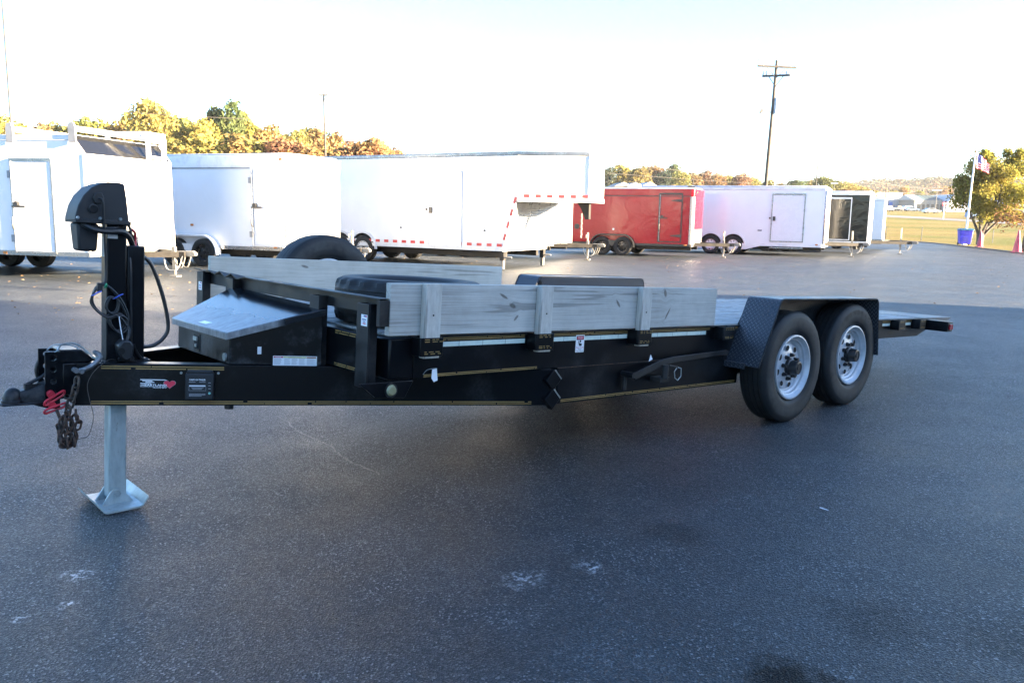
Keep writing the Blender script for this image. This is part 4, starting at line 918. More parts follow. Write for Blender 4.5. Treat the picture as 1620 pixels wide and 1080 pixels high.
MB().prism([(0, 0), (.34, 0), (.34, -.42), (.24, -.42), (.12, -.16)], (1.55, W/2-.06, ZN-.05), (1, 0, 0), (0, 0, 1), (0, .12, 0)).build('gooseneck_coupler', 'frame_dark', t)
m = MB()
for k in range(9): m.tube([(1.72, W/2-.13, ZN-.32-.07*k), (1.72+.015*(k % 2), W/2-.13, ZN-.39-.07*k)], .02, 6)
m.build('safety_chain', 'steel_galv_far', t)
for y in (.12, W-.12):
    j = MB().b2((-.12, y-.06, .22), (.0, y+.06, .50)).build('landing_leg', 'frame_dark', t); MB().b2((-.10, y-.045, .0), (-.02, y+.045, .24)).build('drop_leg', 'steel_galv_far', j); MB().cyl((-.06, y-.02, .30), (.22, y-.02, .30), .02, n=8).build('crank', 'steel_galv_far', j)
MB().b2((-L+.1, .3, Z0-.2), (-.1, .42, Z0-.025)).b2((-L+.1, W-.42, Z0-.2), (-.1, W-.3, Z0-.025)).build('chassis', 'frame_dark', t)
lights(t, [(2.064, 1.7, 2.66, 'x')])
for x, z in ((-3.3, 1.0), (-.55, .98)): MB().cyl((x, .0, z), (x, -.02, z), .025, n=10).build('vent', 'dark_trim', t)
# -- trailer hidden behind the gooseneck
t = ztrailer((1.12, 26.35), 25, 'enclosed_trailer', 'white trailer mostly hidden behind the gooseneck, its tongue showing')
shell(t, foot_arc(2.1, .12), 6.0, .46, 2.25, 'white_skin', 'white_trim'); add_wheels(t, (-3.95, -3.1), 2.1, .35, 'alloy2', .03)
tongue(t, 2.1, 1.3, .92, .88)
# -- red trailer
t = ztrailer((6.34, 29.56), 22, 'enclosed_trailer', 'glossy red trailer with black fenders and chrome front corner')
W = 2.0; shell(t, foot_arc(W, .14), 5.0, .40, 2.42, 'red_skin', 'red_skin', rail='dark_trim', band=.26)
MB().b2((-5.02, -.028, 2.14), (-.14, -.017, 2.17)).build('seam_strip', 'dark_trim', t); MB().b2((-5.0, -.03, 2.405), (.03, .05, 2.455)).build('roof_edge', 'white_trim', t)
door(t, -1.22, -.44, .56, 2.20, 'red_skin', 'dark_trim', hinges='strap')
a = foot_arc(W, .14)[:6]; o = [(x+.012*math.sin(R(18*k)), y-.012*math.cos(R(18*k))) for k, (x, y) in enumerate(a)]
MB().prism(o+[(x-.03, y+.03) for x, y in reversed(a)], (0, 0, .42), (1, 0, 0), (0, 1, 0), (0, 0, 1.72)).build('corner_post', 'alu_trim', t)
MB().b2((-.01, .16, .42), (.012, W-.16, 1.0)).build('stone_guard', 'stone_guard', t)
add_wheels(t, (-3.30, -2.50), W, .345, 'black', .20, fend='tandem', arch='dark_trim')
MB().cyl((-4.3, -.012, 1.02), (-4.3, .02, 1.02), .10, n=18).build('fuel_vent', 'dark_trim', t); MB().cyl((-2.9, -.02, .95), (-2.9, .02, .95), .04, n=10).build('cap', 'white_trim', t)
MB().b2((-2.6, .7, 2.46), (-2.2, 1.1, 2.6)).build('roof_vent', 'white_trim', t); MB().prism([(-.3, 0), (.05, 0), (0, .06), (-.22, .09)], (-.1, .5, 2.455), (1, 0, 0), (0, 0, 1), (0, .4, 0)).build('roof_vent', 'dark_trim', t)
lights(t, [(-.25, -.02, .44, 'y'), (.008, .5, 2.3, 'x')]); tongue(t, W, 1.35, .95, .95)
# -- white trailer with alloy wheels right of the red one
t = ztrailer((11.89, 31.93), 24, 'enclosed_trailer', 'white trailer with alloy wheels and wide side door beside the red one'); t.scale = (1.06,)*3
W = 2.3; shell(t, foot_arc(W, .10), 7.0, .36, 2.50, 'white_skin', 'white_trim', rail='white_trim', band=.12)
MB().b2((-.06, -.012, .45), (.012, .10, 2.38)).build('corner_post', 'alu_trim', t, bevel=.03)
door(t, -1.86, -.76, .54, 2.20, 'door_white', 'alu_trim', handle='paddle', hinges=False)
MB().prism([(-7, .37), (-7, .20), (-2.75, .20), (-2.2, .345)], (0, -.014, 0), (1, 0, 0), (0, 0, 1), (0, .05, 0)).build('dropped_skirt', 'white_trim', t)
MB().b2((-1.9, -.04, .27), (-.72, .10, .31)).b2((-1.85, .02, .30), (-1.8, .08, .36)).b2((-.8, .02, .30), (-.75, .08, .36)).build('side_step', 'alu_trim', t)
add_wheels(t, (-4.06, -3.22), W, .345, 'alloy', .03); lights(t, [(-.25, -.014, .44, 'y')]); tongue(t, W, 1.3, .9, .95)
MB().b2((-2.35, -.012, .88), (-2.2, .01, .94)).build('outlet_cover', 'seal_grey', t)
# -- black trailer with white trim
t = ztrailer((15.23, 35.64), 24, 'enclosed_trailer', 'black trailer with white roof edge and white framed door'); t.scale = (1.08,)*3
W = 2.2; shell(t, foot_arc(W, .12), 6.0, .42, 2.42, 'black_skin', 'white_trim', rail='white_trim', band=.12)
a = foot_arc(W, .12)[:6]; o = [(x+.014*math.sin(R(18*k)), y-.014*math.cos(R(18*k))) for k, (x, y) in enumerate(a)]
MB().prism(o+[(x-.05, y+.04) for x, y in reversed(a)], (0, 0, .44), (1, 0, 0), (0, 1, 0), (0, 0, 1.9)).build('corner_post', 'white_trim', t)
MB().b2((-.02, .14, .45), (.010, W-.14, 2.29)).build('front_panel', 'white_skin', t)
door(t, -1.75, -.80, .56, 2.15, 'black_skin', 'white_trim', handle='paddle', hinges=False)
add_wheels(t, (-4.0, -3.2), W, .345, 'alloy', .03); tongue(t, W, 1.55, 1.12, 1.05)
# -- rearmost white trailer
t = ztrailer((18.2, 41.0), 24, 'enclosed_trailer', 'rearmost white trailer at the right end of the row behind the black one'); t.scale = (1.08,)*3
shell(t, foot_arc(2.1, .12), 4.5, .42, 2.30, 'white_skin', 'white_trim'); add_wheels(t, (-2.0, -1.2), 2.1, .34, 'alloy', .03)
# ------------------------------------------------------------------ the tilt deck equipment trailer in front
TL = R(3.2); CT, ST = math.cos(TL), math.sin(TL)
def DX(p):          # deck coordinates (x to the rear, y to the far side) into the root: the nose is jacked up
    x, y, z = p; z -= .4; return Vector((x*CT+z*ST, y, -x*ST+z*CT+.4))
def DB(): return MB(DX)
T = thing('equipment_trailer', 'black tandem axle tilt deck equipment trailer with weathered wooden sides', 'trailer', (1.365, 6.825, 0), R(42))
BK = 'black_paint'
c25, s25 = math.cos(R(25)), math.sin(R(25)); t25 = s25/c25
BU = Vector((c25, -s25, 0)); BN = Vector((-s25, -c25, 0)); ZU = Vector((0, 0, 1))
def bp(x, z, n=0.): return Vector((x, -.10-(x+4.56)*t25, z))+BN*n
# tongue: two channel beams to the coupler
for s in (-1, 1):
    def fy(p, s=s): return DX((p[0], p[1]*(-s), p[2]))
    mb = MB(fy); a, b = bp(-4.60, 0), bp(-2.505, 0); L = (b-a).length
    mb.prism([(0, .248), (0, .445), (.075, .445), (.075, .433), (.012, .433), (.012, .260), (.075, .260), (.075, .248)], a, -BN, ZU, BU*L)
    o = mb.build('tongue_beam', BK, T, bevel=.003)
    if s == -1:
        m = DB(); rr = random.Random(3)
        def stripe(p, d, L, n, up, segs):
            d = Vector(d).normalized(); q = 0
            while q < L:
                l = min(L-q, rr.uniform(.12, .5)); quad(m, Vector(p)+d*q, d, up, l, .0045, 0, .0); q += l+(rr.uniform(.002, .006) if rr.random() < .8 else .02)
        for z, x0, x1 in ((.430, -4.495, -4.012), (.420, -4.495, -4.012), (.266, -4.533, -2.6), (.256, -4.533, -2.6)):
            a = bp(x0, z, .0015); stripe(a, BU, (x1-x0)/c25, BN, ZU, 0)
        tag(m.build('pinstripe', 'gold_stripe', o), kind='stuff')
DB().b2((-4.0, -.33, .25), (-3.95, .33, .34)).b2((-3.2, -.7, .25), (-3.12, .7, .34)).build('tongue_crossmember', BK, T)
# adjustable coupler channel
def holed(mb, x0, x1, y, th, z0, z1, n, r):
    h = (z1-z0)/n; w2 = (x1-x0)/2; cx = (x0+x1)/2
    for i in range(n):
        cz = z0+h*(i+.5); oc = [(cx+r*math.cos(R(45*k+22.5)), cz+r*math.sin(R(45*k+22.5))) for k in range(8)]
        sq = [(x1, cz+h*.2), (cx+w2*.5, cz+h/2), (cx-w2*.5, cz+h/2), (x0, cz+h*.2), (x0, cz-h*.2), (cx-w2*.5, cz-h/2), (cx+w2*.5, cz-h/2), (x1, cz-h*.2)]
        cs = {0: (x1, cz+h/2), 2: (x0, cz+h/2), 4: (x0, cz-h/2), 6: (x1, cz-h/2)}
        for k in range(8):
            j = (k+1) % 8; loop = [oc[k], sq[k]]+([cs[k]] if k in cs else [])+[sq[j], oc[j]]
            mb.prism(loop, (0, y, 0), (1, 0, 0), (0, 0, 1), (0, th, 0))
m = DB(); holed(m, -4.715, -4.650, -.088, .011, .285, .500, 4, .014); holed(m, -4.715, -4.650, .035, .011, .285, .500, 4, .014)
m.b2((-4.652, -.088, .285), (-4.64, .046, .500)); m.build('coupler_channel', BK, T, smooth=25)
DB().prism([(-4.655, .445), (-4.655, .507), (-4.565, .505), (-4.52, .465), (-4.52, .445)], (0, -.085, 0), (1, 0, 0), (0, 0, 1), (0, .15, 0)).b2((-4.645, -.09, .30), (-4.585, .05, .446)).build('tongue_nose', BK, T, bevel=.006)
m = DB(); y0 = -.02
secs = [(-4.65, .052, .236, .372), (-4.69, .050, .238, .362), (-4.735, .043, .252, .345), (-4.775, .036, .268, .330), (-4.815, .032, .276, .318)]
vs = []
for x, hw, za, zb in secs: vs += [(x, y0-hw, za), (x, y0+hw, za), (x, y0+hw, za+(zb-za)*.6), (x, y0+hw*.6, zb), (x, y0-hw*.6, zb), (x, y0-hw, za+(zb-za)*.6)]
fs = [tuple(range(6)), tuple(range(29, 23, -1))]
for i in range(4):
    for k in range(6): fs.append((i*6+k, (i+1)*6+k, (i+1)*6+(k+1) % 6, i*6+(k+1) % 6))
m.add(vs, fs); m.dome((-4.828, y0, .284), .042, 1.30, 18, 7); m.cyl((-4.828, y0, .268), (-4.828, y0, .285), .046, n=20)
m.prism([(-4.884, -.02), (-4.872, -.042), (-4.80, -.048), (-4.70, -.052), (-4.70, .052), (-4.80, .048), (-4.872, .042), (-4.884, .02)], (0, y0, .262), (1, 0, 0), (0, 1, 0), (0, 0, .010))
cp = m.build('coupler', 'coupler_black', T, bevel=.004)
DB().tube(cr([(-4.785, y0-.01, .345), (-4.75, y0-.01, .362), (-4.715, y0-.01, .380), (-4.69, y0-.01, .400), (-4.67, y0-.01, .399)], 4), .008, 8).b2((-4.785, y0-.025, .328), (-4.72, y0+.01, .352)).build('latch_lever', 'worn_black_steel', cp)
def stadium(L, w2, r, o, u, v, mb, n=6):
    u, v, o = Vector(u).normalized(), Vector(v).normalized(), Vector(o); P = []
    for k in range(n+1): a = math.pi*k/n-math.pi/2; P.append(o+u*(L/2+math.cos(a)*w2)+v*math.sin(a)*w2)
    for k in range(n+1): a = math.pi*k/n+math.pi/2; P.append(o+u*(-L/2+math.cos(a)*w2)+v*math.sin(a)*w2)
    return mb.tube(P, r, 6, True)
for z0, z1, x0, x1 in ((.272, .318, -4.722, -4.645), (.235, .262, -4.722, -4.640)):
    m = DB(); d = Vector((x1-x0, 0, z1-z0)); stadium(d.length*.80, .012, .0055, ((x0+x1)/2, -.112, (z0+z1)/2), d, (0, -.35, .94) if z0 > .25 else (0, -.5, .86), m)
    m.cyl(((x0+x1)/2-.012, -.085, (z0+z1)/2+.018), ((x0+x1)/2-.012, -.118, (z0+z1)/2+.014), .016, n=12)
    m.build('pin_handle', 'red_plastic', T)
DB().tube(cr([(-4.64, .05, .478), (-4.675, .05, .468), (-4.705, .05, .449), (-4.721, .05, .40), (-4.708, .05, .352), (-4.675, .05, .322)], 5), .0075, 8).build('brake_cable', 'rubber_cable', T)
DB().tube(cr([(-4.70, -.07, .498), (-4.67, -.085, .50), (-4.64, -.05, .525), (-4.59, -.05, .53), (-4.55, -.07, .505), (-4.52, -.10, .47), (-4.49, -.12, .455)], 5), .004, 6).tube(cr([(-4.70, -.05, .503), (-4.66, -.02, .522), (-4.60, -.03, .520), (-4.56, -.05, .50), (-4.52, -.08, .475)], 5), .003, 6).build('loose_wire', 'galvanised', T)
# breakaway and sensor wire
DB().tube(cr([(-4.43, -.13, .457), (-4.47, -.15, .462), (-4.52, -.165, .43), (-4.551, -.17, .393), (-4.564, -.17, .35), (-4.556, -.17, .292), (-4.538, -.165, .217), (-4.543, -.16, .159), (-4.561, -.16, .117), (-4.598, -.15, .106)], 5), .0016, 5).build('breakaway_wire', 'wire_grey', T)
# safety chain with hook
ch = DB(); ch.tube(cr([(-4.505, -.13, .487), (-4.525, -.15, .500), (-4.512, -.17, .478), (-4.535, -.175, .452), (-4.565, -.172, .432), (-4.60, -.165, .420)], 6), .0125, 8, r1=.010)
ch.cyl((-4.612, -.185, .425), (-4.612, -.145, .425), .012, n=10).cyl((-4.590, -.185, .42), (-4.590, -.15, .42), .011, n=10)
ch = ch.build('safety_chain', 'grey_hook', T); 
lk = MB(); stadium(.022, .0125, .0052, (0, 0, 0), (1, 0, 0), (0, 1, 0), lk); lmesh = lk.mesh('chain_link', 'rusty_chain'); 
lk = MB(); stadium(.024, .0130, .0056, (0, 0, 0), (1, 0, 0), (0, 1, 0), lk); lmesh2 = lk.mesh('chain_link', 'dark_chain')
def link_at(p, d, roll, me):
    d = Vector(d).normalized(); x, y = frame(d); a = x*math.cos(roll)+y*math.sin(roll); b = d.cross(a)
    mt = Matrix((d, a, b)).transposed().to_4x4(); mt.translation = DX(p); link('chain_link', me, ch, mt)
pth = cr([(-4.603, -.168, .405), (-4.609, -.172, .366), (-4.619, -.172, .324), (-4.627, -.165, .290), (-4.637, -.155, .253), (-4.640, -.15, .215)], 8)
acc = 0; k = 0
for i in range(1, len(pth)):
    acc += (pth[i]-pth[i-1]).length
    if acc > .031: link_at(pth[i], pth[i]-pth[i-1], (k % 2)*1.57+.4, lmesh2); acc = 0; k += 1
rr = random.Random(11)
for strand in ((-4.672, .222, -4.640, .098), (-4.655, .20, -4.662, .11), (-4.632, .218, -4.636, .088), (-4.610, .222, -4.612, .10), (-4.597, .20, -4.62, .085)):
    x0, z0, x1, z1 = strand; n = 5
    for i in range(n):
        f = i/(n-1); link_at((x0+(x1-x0)*f+rr.uniform(-.007, .007), -.14+rr.uniform(-.025, .03), z0+(z1-z0)*f), (rr.uniform(-.3, .3), rr.uniform(-.3, .3), -1), (i % 2)*1.57+rr.uniform(-.4, .4), lmesh)
for i in range(7): link_at((-4.638+rr.uniform(-.025, .025), -.14+rr.uniform(-.02, .02), .088+rr.uniform(-.01, .015)), (rr.uniform(-1, 1), rr.uniform(-.5, .5), rr.uniform(-.5, .5)), rr.uniform(0, 3), lmesh)
# jack: post, second tube, galvanised leg with pivoting foot, black motor head
J = DB().b2((-4.465, -.105, .447), (-4.378, -.018, 1.085)).build('jack_post', BK, T, bevel=.006)
DB().b2((-4.374, -.098, .447), (-4.295, -.022, .985)).build('jack_tube', BK, T, bevel=.006)
DB().b2((-4.49, -.115, .441), (-4.27, .05, .449)).build('jack_plate', 'worn_black_steel', T, bevel=.002)
lg = DB().b2((-4.452, -.100, -.215), (-4.372, -.022, .25)).build('jack_leg', 'zinc_leg', T, bevel=.007)
m = MB(); lx, ly = -4.447, -.06            # foot rests level on the asphalt
prof = [(-.112, .052), (-.085, .012), (-.07, .006), (.07, .006), (.085, .012), (.112, .048)]
m.prism(prof+[(x, z+.009) for x, z in reversed(prof)], (lx, ly-.16, 0), (1, 0, 0), (0, 0, 1), (0, .32, 0)); ft = m.build('jack_foot', 'zinc_leg', lg, smooth=30)
for yy in (-.054, .046): MB().prism([(-.07, .014), (.07, .014), (.028, .075), (.012, .088), (-.012, .088), (-.028, .075)], (lx+.002, ly+yy, 0), (1, 0, 0), (0, 0, 1), (0, .008, 0)).build('foot_lug', 'zinc_leg', lg)
MB().cyl((lx+.002, ly-.066, .062), (lx+.002, ly+.066, .062), .016, n=6).build('pivot_bolt', 'galvanised', lg)
m = DB(); prof = [(-4.380, 1.092), (-4.392, 1.2), (-4.402, 1.262), (-4.425, 1.268), (-4.470, 1.266), (-4.505, 1.256), (-4.540, 1.236), (-4.572, 1.200), (-4.594, 1.155), (-4.606, 1.105), (-4.608, 1.085), (-4.378, 1.085)]
m.prism(prof, (0, -.145, 0), (1, 0, 0), (0, 0, 1), (0, .17, 0)); hd = m.build('jack_head', 'plastic_black', T, bevel=.016)
m = DB(); m.prism([(-4.606, 1.098), (-4.606, 1.078), (-4.374, 1.078), (-4.374, 1.098)], (0, -.149, 0), (1, 0, 0), (0, 0, 1), (0, .178, 0)); m.build('head_rim', 'plastic_black', hd, bevel=.004)
m = DB(); vs = [(-4.595, -.12, 1.078), (-4.500, -.12, 1.078), (-4.500, .0, 1.078), (-4.595, .0, 1.078), (-4.584, -.112, .952), (-4.507, -.112, .952), (-4.507, -.01, .952), (-4.584, -.01, .952)]
m.add(vs, [(0, 1, 5, 4), (1, 2, 6, 5), (2, 3, 7, 6), (3, 0, 4, 7), (4, 5, 6, 7), (3, 2, 1, 0)]); m.build('motor_case', 'plastic_black', hd, bevel=.012)
for x, z in ((-4.597, 1.100), (-4.505, 1.102), (-4.42, 1.104)): DB().cyl((x, -.147, z), (x, -.154, z), .008, .005, 10).build('screw', 'galvanised', hd)
DB().prism([(-4.537, 1.19), (-4.527, 1.215), (-4.50, 1.215), (-4.49, 1.19), (-4.505, 1.168), (-4.53, 1.168)], (0, -.145, 0), (1, 0, 0), (0, 0, 1), (0, -.012, 0)).cyl((-4.535, -.147, 1.145), (-4.535, -.158, 1.143), .020, n=16).build('socket', 'rubber_cable', hd, bevel=.003)
DB().tube(cr([(-4.513, -.155, 1.19), (-4.50, -.165, 1.18), (-4.495, -.16, 1.117), (-4.487, -.15, 1.02), (-4.480, -.145, .893), (-4.484, -.15, .821), (-4.506, -.155, .801)], 6), .0055, 7).build('power_cable', 'rubber_cable', T)
DB().tube(cr([(-4.57, -.12, 1.075), (-4.535, -.145, 1.054), (-4.483, -.15, 1.046), (-4.416, -.14, 1.05), (-4.374, -.10, 1.034), (-4.345, -.05, 1.01), (-4.33, -.03, .985)], 6), .013, 8).tube(cr([(-4.56, -.11, 1.085), (-4.50, -.13, 1.062), (-4.43, -.135, 1.065), (-4.37, -.09, 1.08), (-4.355, -.09, 1.04)], 5), .006, 6).build('wiring_harness', 'rubber_cable', T)
DB().tube(cr([(-4.36, -.06, 1.045), (-4.334, -.02, 1.033), (-4.305, .0, .995), (-4.284, 0, .945), (-4.231, 0, .892), (-4.176, 0, .738), (-4.15, 0, .597), (-4.173, 0, .535), (-4.228, 0, .499), (-4.30, -.02, .50)], 6), .0095, 8).build('battery_cable', 'rubber_cable', T)
DB().tube(cr([(-4.35, -.08, 1.06), (-4.32, -.03, 1.045), (-4.312, -.01, 1.01), (-4.315, -.02, .98)], 5), .006, 6).build('red_cable', 'red_plastic', T)
DB().tube(cr([(-4.36, -.05, .98), (-4.362, -.105, .9), (-4.36, -.106, .7), (-4.357, -.104, .55), (-4.35, -.09, .46)], 5), .006, 6).build('jack_wire', 'rubber_cable', T)
m = DB()
big = [(-4.52, .789), (-4.533, .735), (-4.511, .686), (-4.471, .66), (-4.439, .662), (-4.411, .653), (-4.394, .617), (-4.389, .662), (-4.417, .735), (-4.45, .784), (-4.49, .807)]
for q in range(3): m.tube(cr([(x+(x+4.46)*(.04*q)+rr.uniform(-.004, .004), -.118-.012*q+rr.uniform(-.003, .003), z+rr.uniform(-.006, .006)) for x, z in big], 5, True), .005, 6, True)
for q in range(2): m.tube(cr([(x+.004*q, -.135-.01*q, z-.004*q) for x, z in ((-4.477, .726), (-4.458, .752), (-4.428, .735), (-4.433, .691), (-4.455, .677), (-4.477, .697))], 5, True), .004, 6, True)
for q in range(3): m.tube(cr([(x+.005*q-.004, -.125-.009*q, z-.006*q) for x, z in ((-4.465, .660), (-4.449, .615), (-4.416, .594), (-4.389, .623), (-4.395, .662), (-4.422, .675))], 5, True), .0045, 6, True)
m.tube(cr([(-4.392, -.13, .64), (-4.38, -.14, .60), (-4.385, -.15, .56), (-4.402, -.155, .53)], 5), .0085, 7)
m.build('coiled_cable', 'rubber_cable', T)
DB().tube(cr([(-4.425, -.15, .66), (-4.418, -.155, .60), (-4.406, -.15, .545)], 5), .0022, 5).build('white_wire', 'label_white', T)
DB().box((-4.508, -.15, .795), (.022, .02, .04)).build('plug', 'rubber_cable', T, bevel=.003)
m = DB(); m.tube(cr([(-4.489, -.165, .800), (-4.483, -.162, .812), (-4.478, -.15, .800), (-4.484, -.14, .79)], 3, True), .0035, 5, True); m.build('cable_tie', 'tie_green', T)
for x, z in ((-4.428, .755), (-4.520, .768)): m = DB(); m.tube(cr([(x-.016, -.16, z-.008), (x, -.163, z+.004), (x+.016, -.16, z+.010), (x+.012, -.12, z), (x-.014, -.12, z-.014)], 3, True), .0032, 5, True); m.build('cable_tie', 'tie_blue', T)
m = DB(); m.prism([(-4.436, .53), (-4.415, .555), (-4.385, .552), (-4.366, .525), (-4.372, .470), (-4.40, .455), (-4.425, .475)], (0, -.185, 0), (1, 0, 0), (0, 0, 1), (0, .075, 0)); pg = m.build('trailer_plug', 'rubber_cable', T, bevel=.008)
DB().disc((-4.425, -.187, .505), (0, -1, .0), .016, 12).build('plug_socket', 'dark_hole', pg)
DB().b2((-4.424, -.135, .449), (-4.351, -.10, .468)).build('plug_bracket', 'worn_black_steel', T, bevel=.003)
DB().tube(cr([(-4.36, -.15, .53), (-4.34, -.13, .49), (-4.31, -.11, .455), (-4.28, -.09, .45)], 5), .007, 6).build('plug_cable', 'rubber_cable', T)
m = DB(); quad(m, (-4.463, -.1062, 1.015), (1, 0, .0), (0, 0, 1), .044, .018); m.build('paper_label', 'label_white', J)
m = DB(); quad(m, (-4.4662, -.040, .93), (0, -1, 0), (0, 0, 1), .045, .09); lb = m.build('side_label', 'ink_grey', J)
# maker decal on the tongue: heart and speed lines
def beam_quad(name, mat, x, z, w_, h_, n, par): m = DB(); quad(m, bp(x, z, n), BU, ZU, w_, h_); return m.build(name, mat, par)
dc = DB(); DB_ = dc
for z, l, x in ((.3695, .118, -4.345), (.364, .045, -4.337), (.358, .04, -4.325), (.352, .05, -4.345)): dc.prism([(0, 0), (l, -.001), (l*.9, .0028), (0, .0034)], bp(x, z, .0012), BU, ZU, BN*.0004)
dc.prism([(0, 0), (.118, 0), (.118, .0012), (0, .0012)], bp(-4.345, .3375, .0012), BU, ZU, BN*.0004).prism([(0, 0), (.0012, 0), (.0012, .012), (0, .012)], bp(-4.345, .3375, .0012), BU, ZU, BN*.0004)
dc = dc.build('maker_decal', 'ink_white', T)
hp = []
for k in range(28):
    a = 2*math.pi*k/28; hp.append((.0195*math.sin(a)**3*1.02, (.0195/16)*(13*math.cos(a)-5*math.cos(2*a)-2*math.cos(3*a)-math.cos(4*a))))
m = DB(); m.prism([(x*1.28+.012*(-y/.02)*-.0, y*1.05) for x, y in hp], bp(-4.230, .351, .0008), BU, ZU, BN*.0004); m.build('heart', 'heart_red', dc)
m = DB(); m.prism([(x*1.36, y*1.12) for x, y in hp], bp(-4.230, .351, .0004), BU, ZU, BN*.0003); m.build('heart_outline', 'ink_grey', dc)
text('HEARTLAND', 'ink_white', bp(-4.340, .3405, .0022), BU, ZU, .109, .0095, dc, bold=.03, xf=DX); text('TRAILER MFG.', 'ink_white', bp(-4.297, .331, .0022), BU, ZU, .062, .0052, dc, bold=.02, xf=DX)
# breakaway battery box
bb = DB(); bb.prism([(0, 0), (.128, 0), (.128, .128), (0, .128)], bp(-4.166, .282, 0), BU, ZU, BN*.045); bb = bb.build('breakaway_box', 'plastic_black', T, bevel=.008)
m = DB(); m.prism([(.004, 0), (.124, 0), (.118, .012), (.01, .012)], bp(-4.166, .4095, .003), BU, ZU, BN*.038); m.build('box_lid', 'plastic_black', bb, bevel=.003)
def bxq(mat, u, v, w_, h_, nm='print'): m = DB(); quad(m, bp(-4.166, .282, .0462)+BU*u+ZU*v, BU, ZU, w_, h_); m.build(nm, mat, bb)
text('CARRY-ON TRAILER', 'ink_white', bp(-4.166, .282, .0464)+BU*.018+ZU*.094, BU, ZU, .072, .008, bb, bold=.03, xf=DX)
bxq('ink_grey', .016, .086, .03, .002); bxq('ink_grey', .062, .086, .028, .002); bxq('ink_white', .018, .066, .072, .006)
for k in range(3): bxq('ink_grey', .026+.004*k, .060-.004*k, .056-.008*k, .0016)
for k in range(3): bxq('ink_grey', .018, .030-.005*k, .072-.008*(k == 2)*2, .0018)
bxq('ink_grey', .017, .046, .075, .001); bxq('ink_grey', .017, .046, .001, .02); bxq('ink_grey', .0915, .046, .001, .02)
for k in range(3): bxq('ink_grey', .102, .083-.014*k, .011, .0022)
m = DB(); m.cyl(bp(-4.166, .282, .045)+BU*.108+ZU*.034, bp(-4.166, .282, .049)+BU*.108+ZU*.034, .0055, n=12); m.build('led', 'led_green', bb)
m = DB()
for x in (-4.185, -4.035): m.cyl(bp(x, .405, .0), bp(x, .405, .006), .006, n=8)
m.build('box_screw', 'galvanised', T)
m = DB(); m.cyl(bp(-3.99, .245, -.04), bp(-3.99, .225, -.04), .022, n=12); m.build('jack_wire_grommet', 'rubber_cable', T)
# tool box
TB = DB(); fr = [(-3.99, -.362), (-3.60, -.548), (-3.60, .50), (-3.99, .30)]
vs = [(x, y, .447) for x, y in fr]+[(-3.99, -.362, .590), (-3.60, -.548, .716), (-3.60, .50, .735), (-3.99, .30, .575)]
TB.add(vs, [(0, 1, 5, 4), (1, 2, 6, 5), (2, 3, 7, 6), (3, 0, 4, 7), (3, 2, 1, 0), (4, 5, 6, 7)]); TB = TB.build('tool_box', 'box_paint', T, bevel=.005)
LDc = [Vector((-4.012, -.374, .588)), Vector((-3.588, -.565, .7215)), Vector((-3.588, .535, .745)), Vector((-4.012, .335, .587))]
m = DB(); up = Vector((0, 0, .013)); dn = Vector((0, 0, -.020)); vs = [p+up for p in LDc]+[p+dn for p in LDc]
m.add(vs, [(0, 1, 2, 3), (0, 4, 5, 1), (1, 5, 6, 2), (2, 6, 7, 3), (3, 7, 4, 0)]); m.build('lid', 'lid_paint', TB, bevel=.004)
m = DB(); m.b2((-3.994, -.005, .462), (-3.990, .075, .550)); lt = m.build('latch', 'worn_black_steel', TB, bevel=.003)
DB().b2((-3.9965, .008, .472), (-3.9935, .062, .540)).build('latch_recess', 'dark_hole', lt); DB().b2((-4.004, .012, .515), (-3.994, .058, .535)).cyl((-3.994, .03, .49), (-4.003, .03, .49), .009, n=10).build('paddle', 'galvanised', lt)
DB().cyl((-3.99, -.318, .478), (-3.999, -.318, .478), .019, n=18).build('rubber_stop', 'galvanised', TB)
m = DB(); quad(m, bp(-3.876, .500, .0015), BU, ZU, .018, .036); m.build('torn_tag', 'paper', TB)
sv = Vector((LDc[1]-LDc[0])).normalized(); 
m = DB(); p0 = LDc[0].lerp(LDc[3], .42)+Vector((.02, 0, .022)); q = (LDc[3]-LDc[0]).normalized(); m.add([p0, p0+sv*.05, p0+sv*.05+q*.10, p0+q*.10], [(0, 1, 2, 3)]); m.build('lid_label', 'label_white', TB)
# warning decal at the box foot
def wq(mat, u, v, w_, h_, par, n=.0022): m = DB(); quad(m, bp(-3.810, .4465, n)+BU*u+ZU*v, BU, ZU, w_, h_); return m.build('print', mat, par)
m = DB(); quad(m, bp(-3.810, .4465, .0015), BU, ZU, .208, .047); wd = m.build('warning_decal', 'label_white', T)
wq('label_red', .003, .0375, .044, .0065, wd); wq('label_yellow', .048, .0375, .108, .0065, wd); wq('label_orange', .158, .0375, .046, .0065, wd)
text('DANGER', 'ink_white', bp(-3.810, .4465, .0028)+BU*.012+ZU*.0388, BU, ZU, .026, .004, wd, bold=.02, xf=DX); text('CAUTION NOTICE', 'ink_black', bp(-3.810, .4465, .0028)+BU*.072+ZU*.0388, BU, ZU, .062, .004, wd, bold=.02, xf=DX); text('WARNING', 'ink_black', bp(-3.810, .4465, .0028)+BU*.166+ZU*.0388, BU, ZU, .03, .004, wd, bold=.02, xf=DX)
for cx, wl in ((.004, .042), (.053, .03), (.088, .03), (.123, .03), (.160, .042)):
    for k in range(6): wq('ink_grey', cx, .0315-.0052*k, wl*random.uniform(.7, 1), .0018, wd)
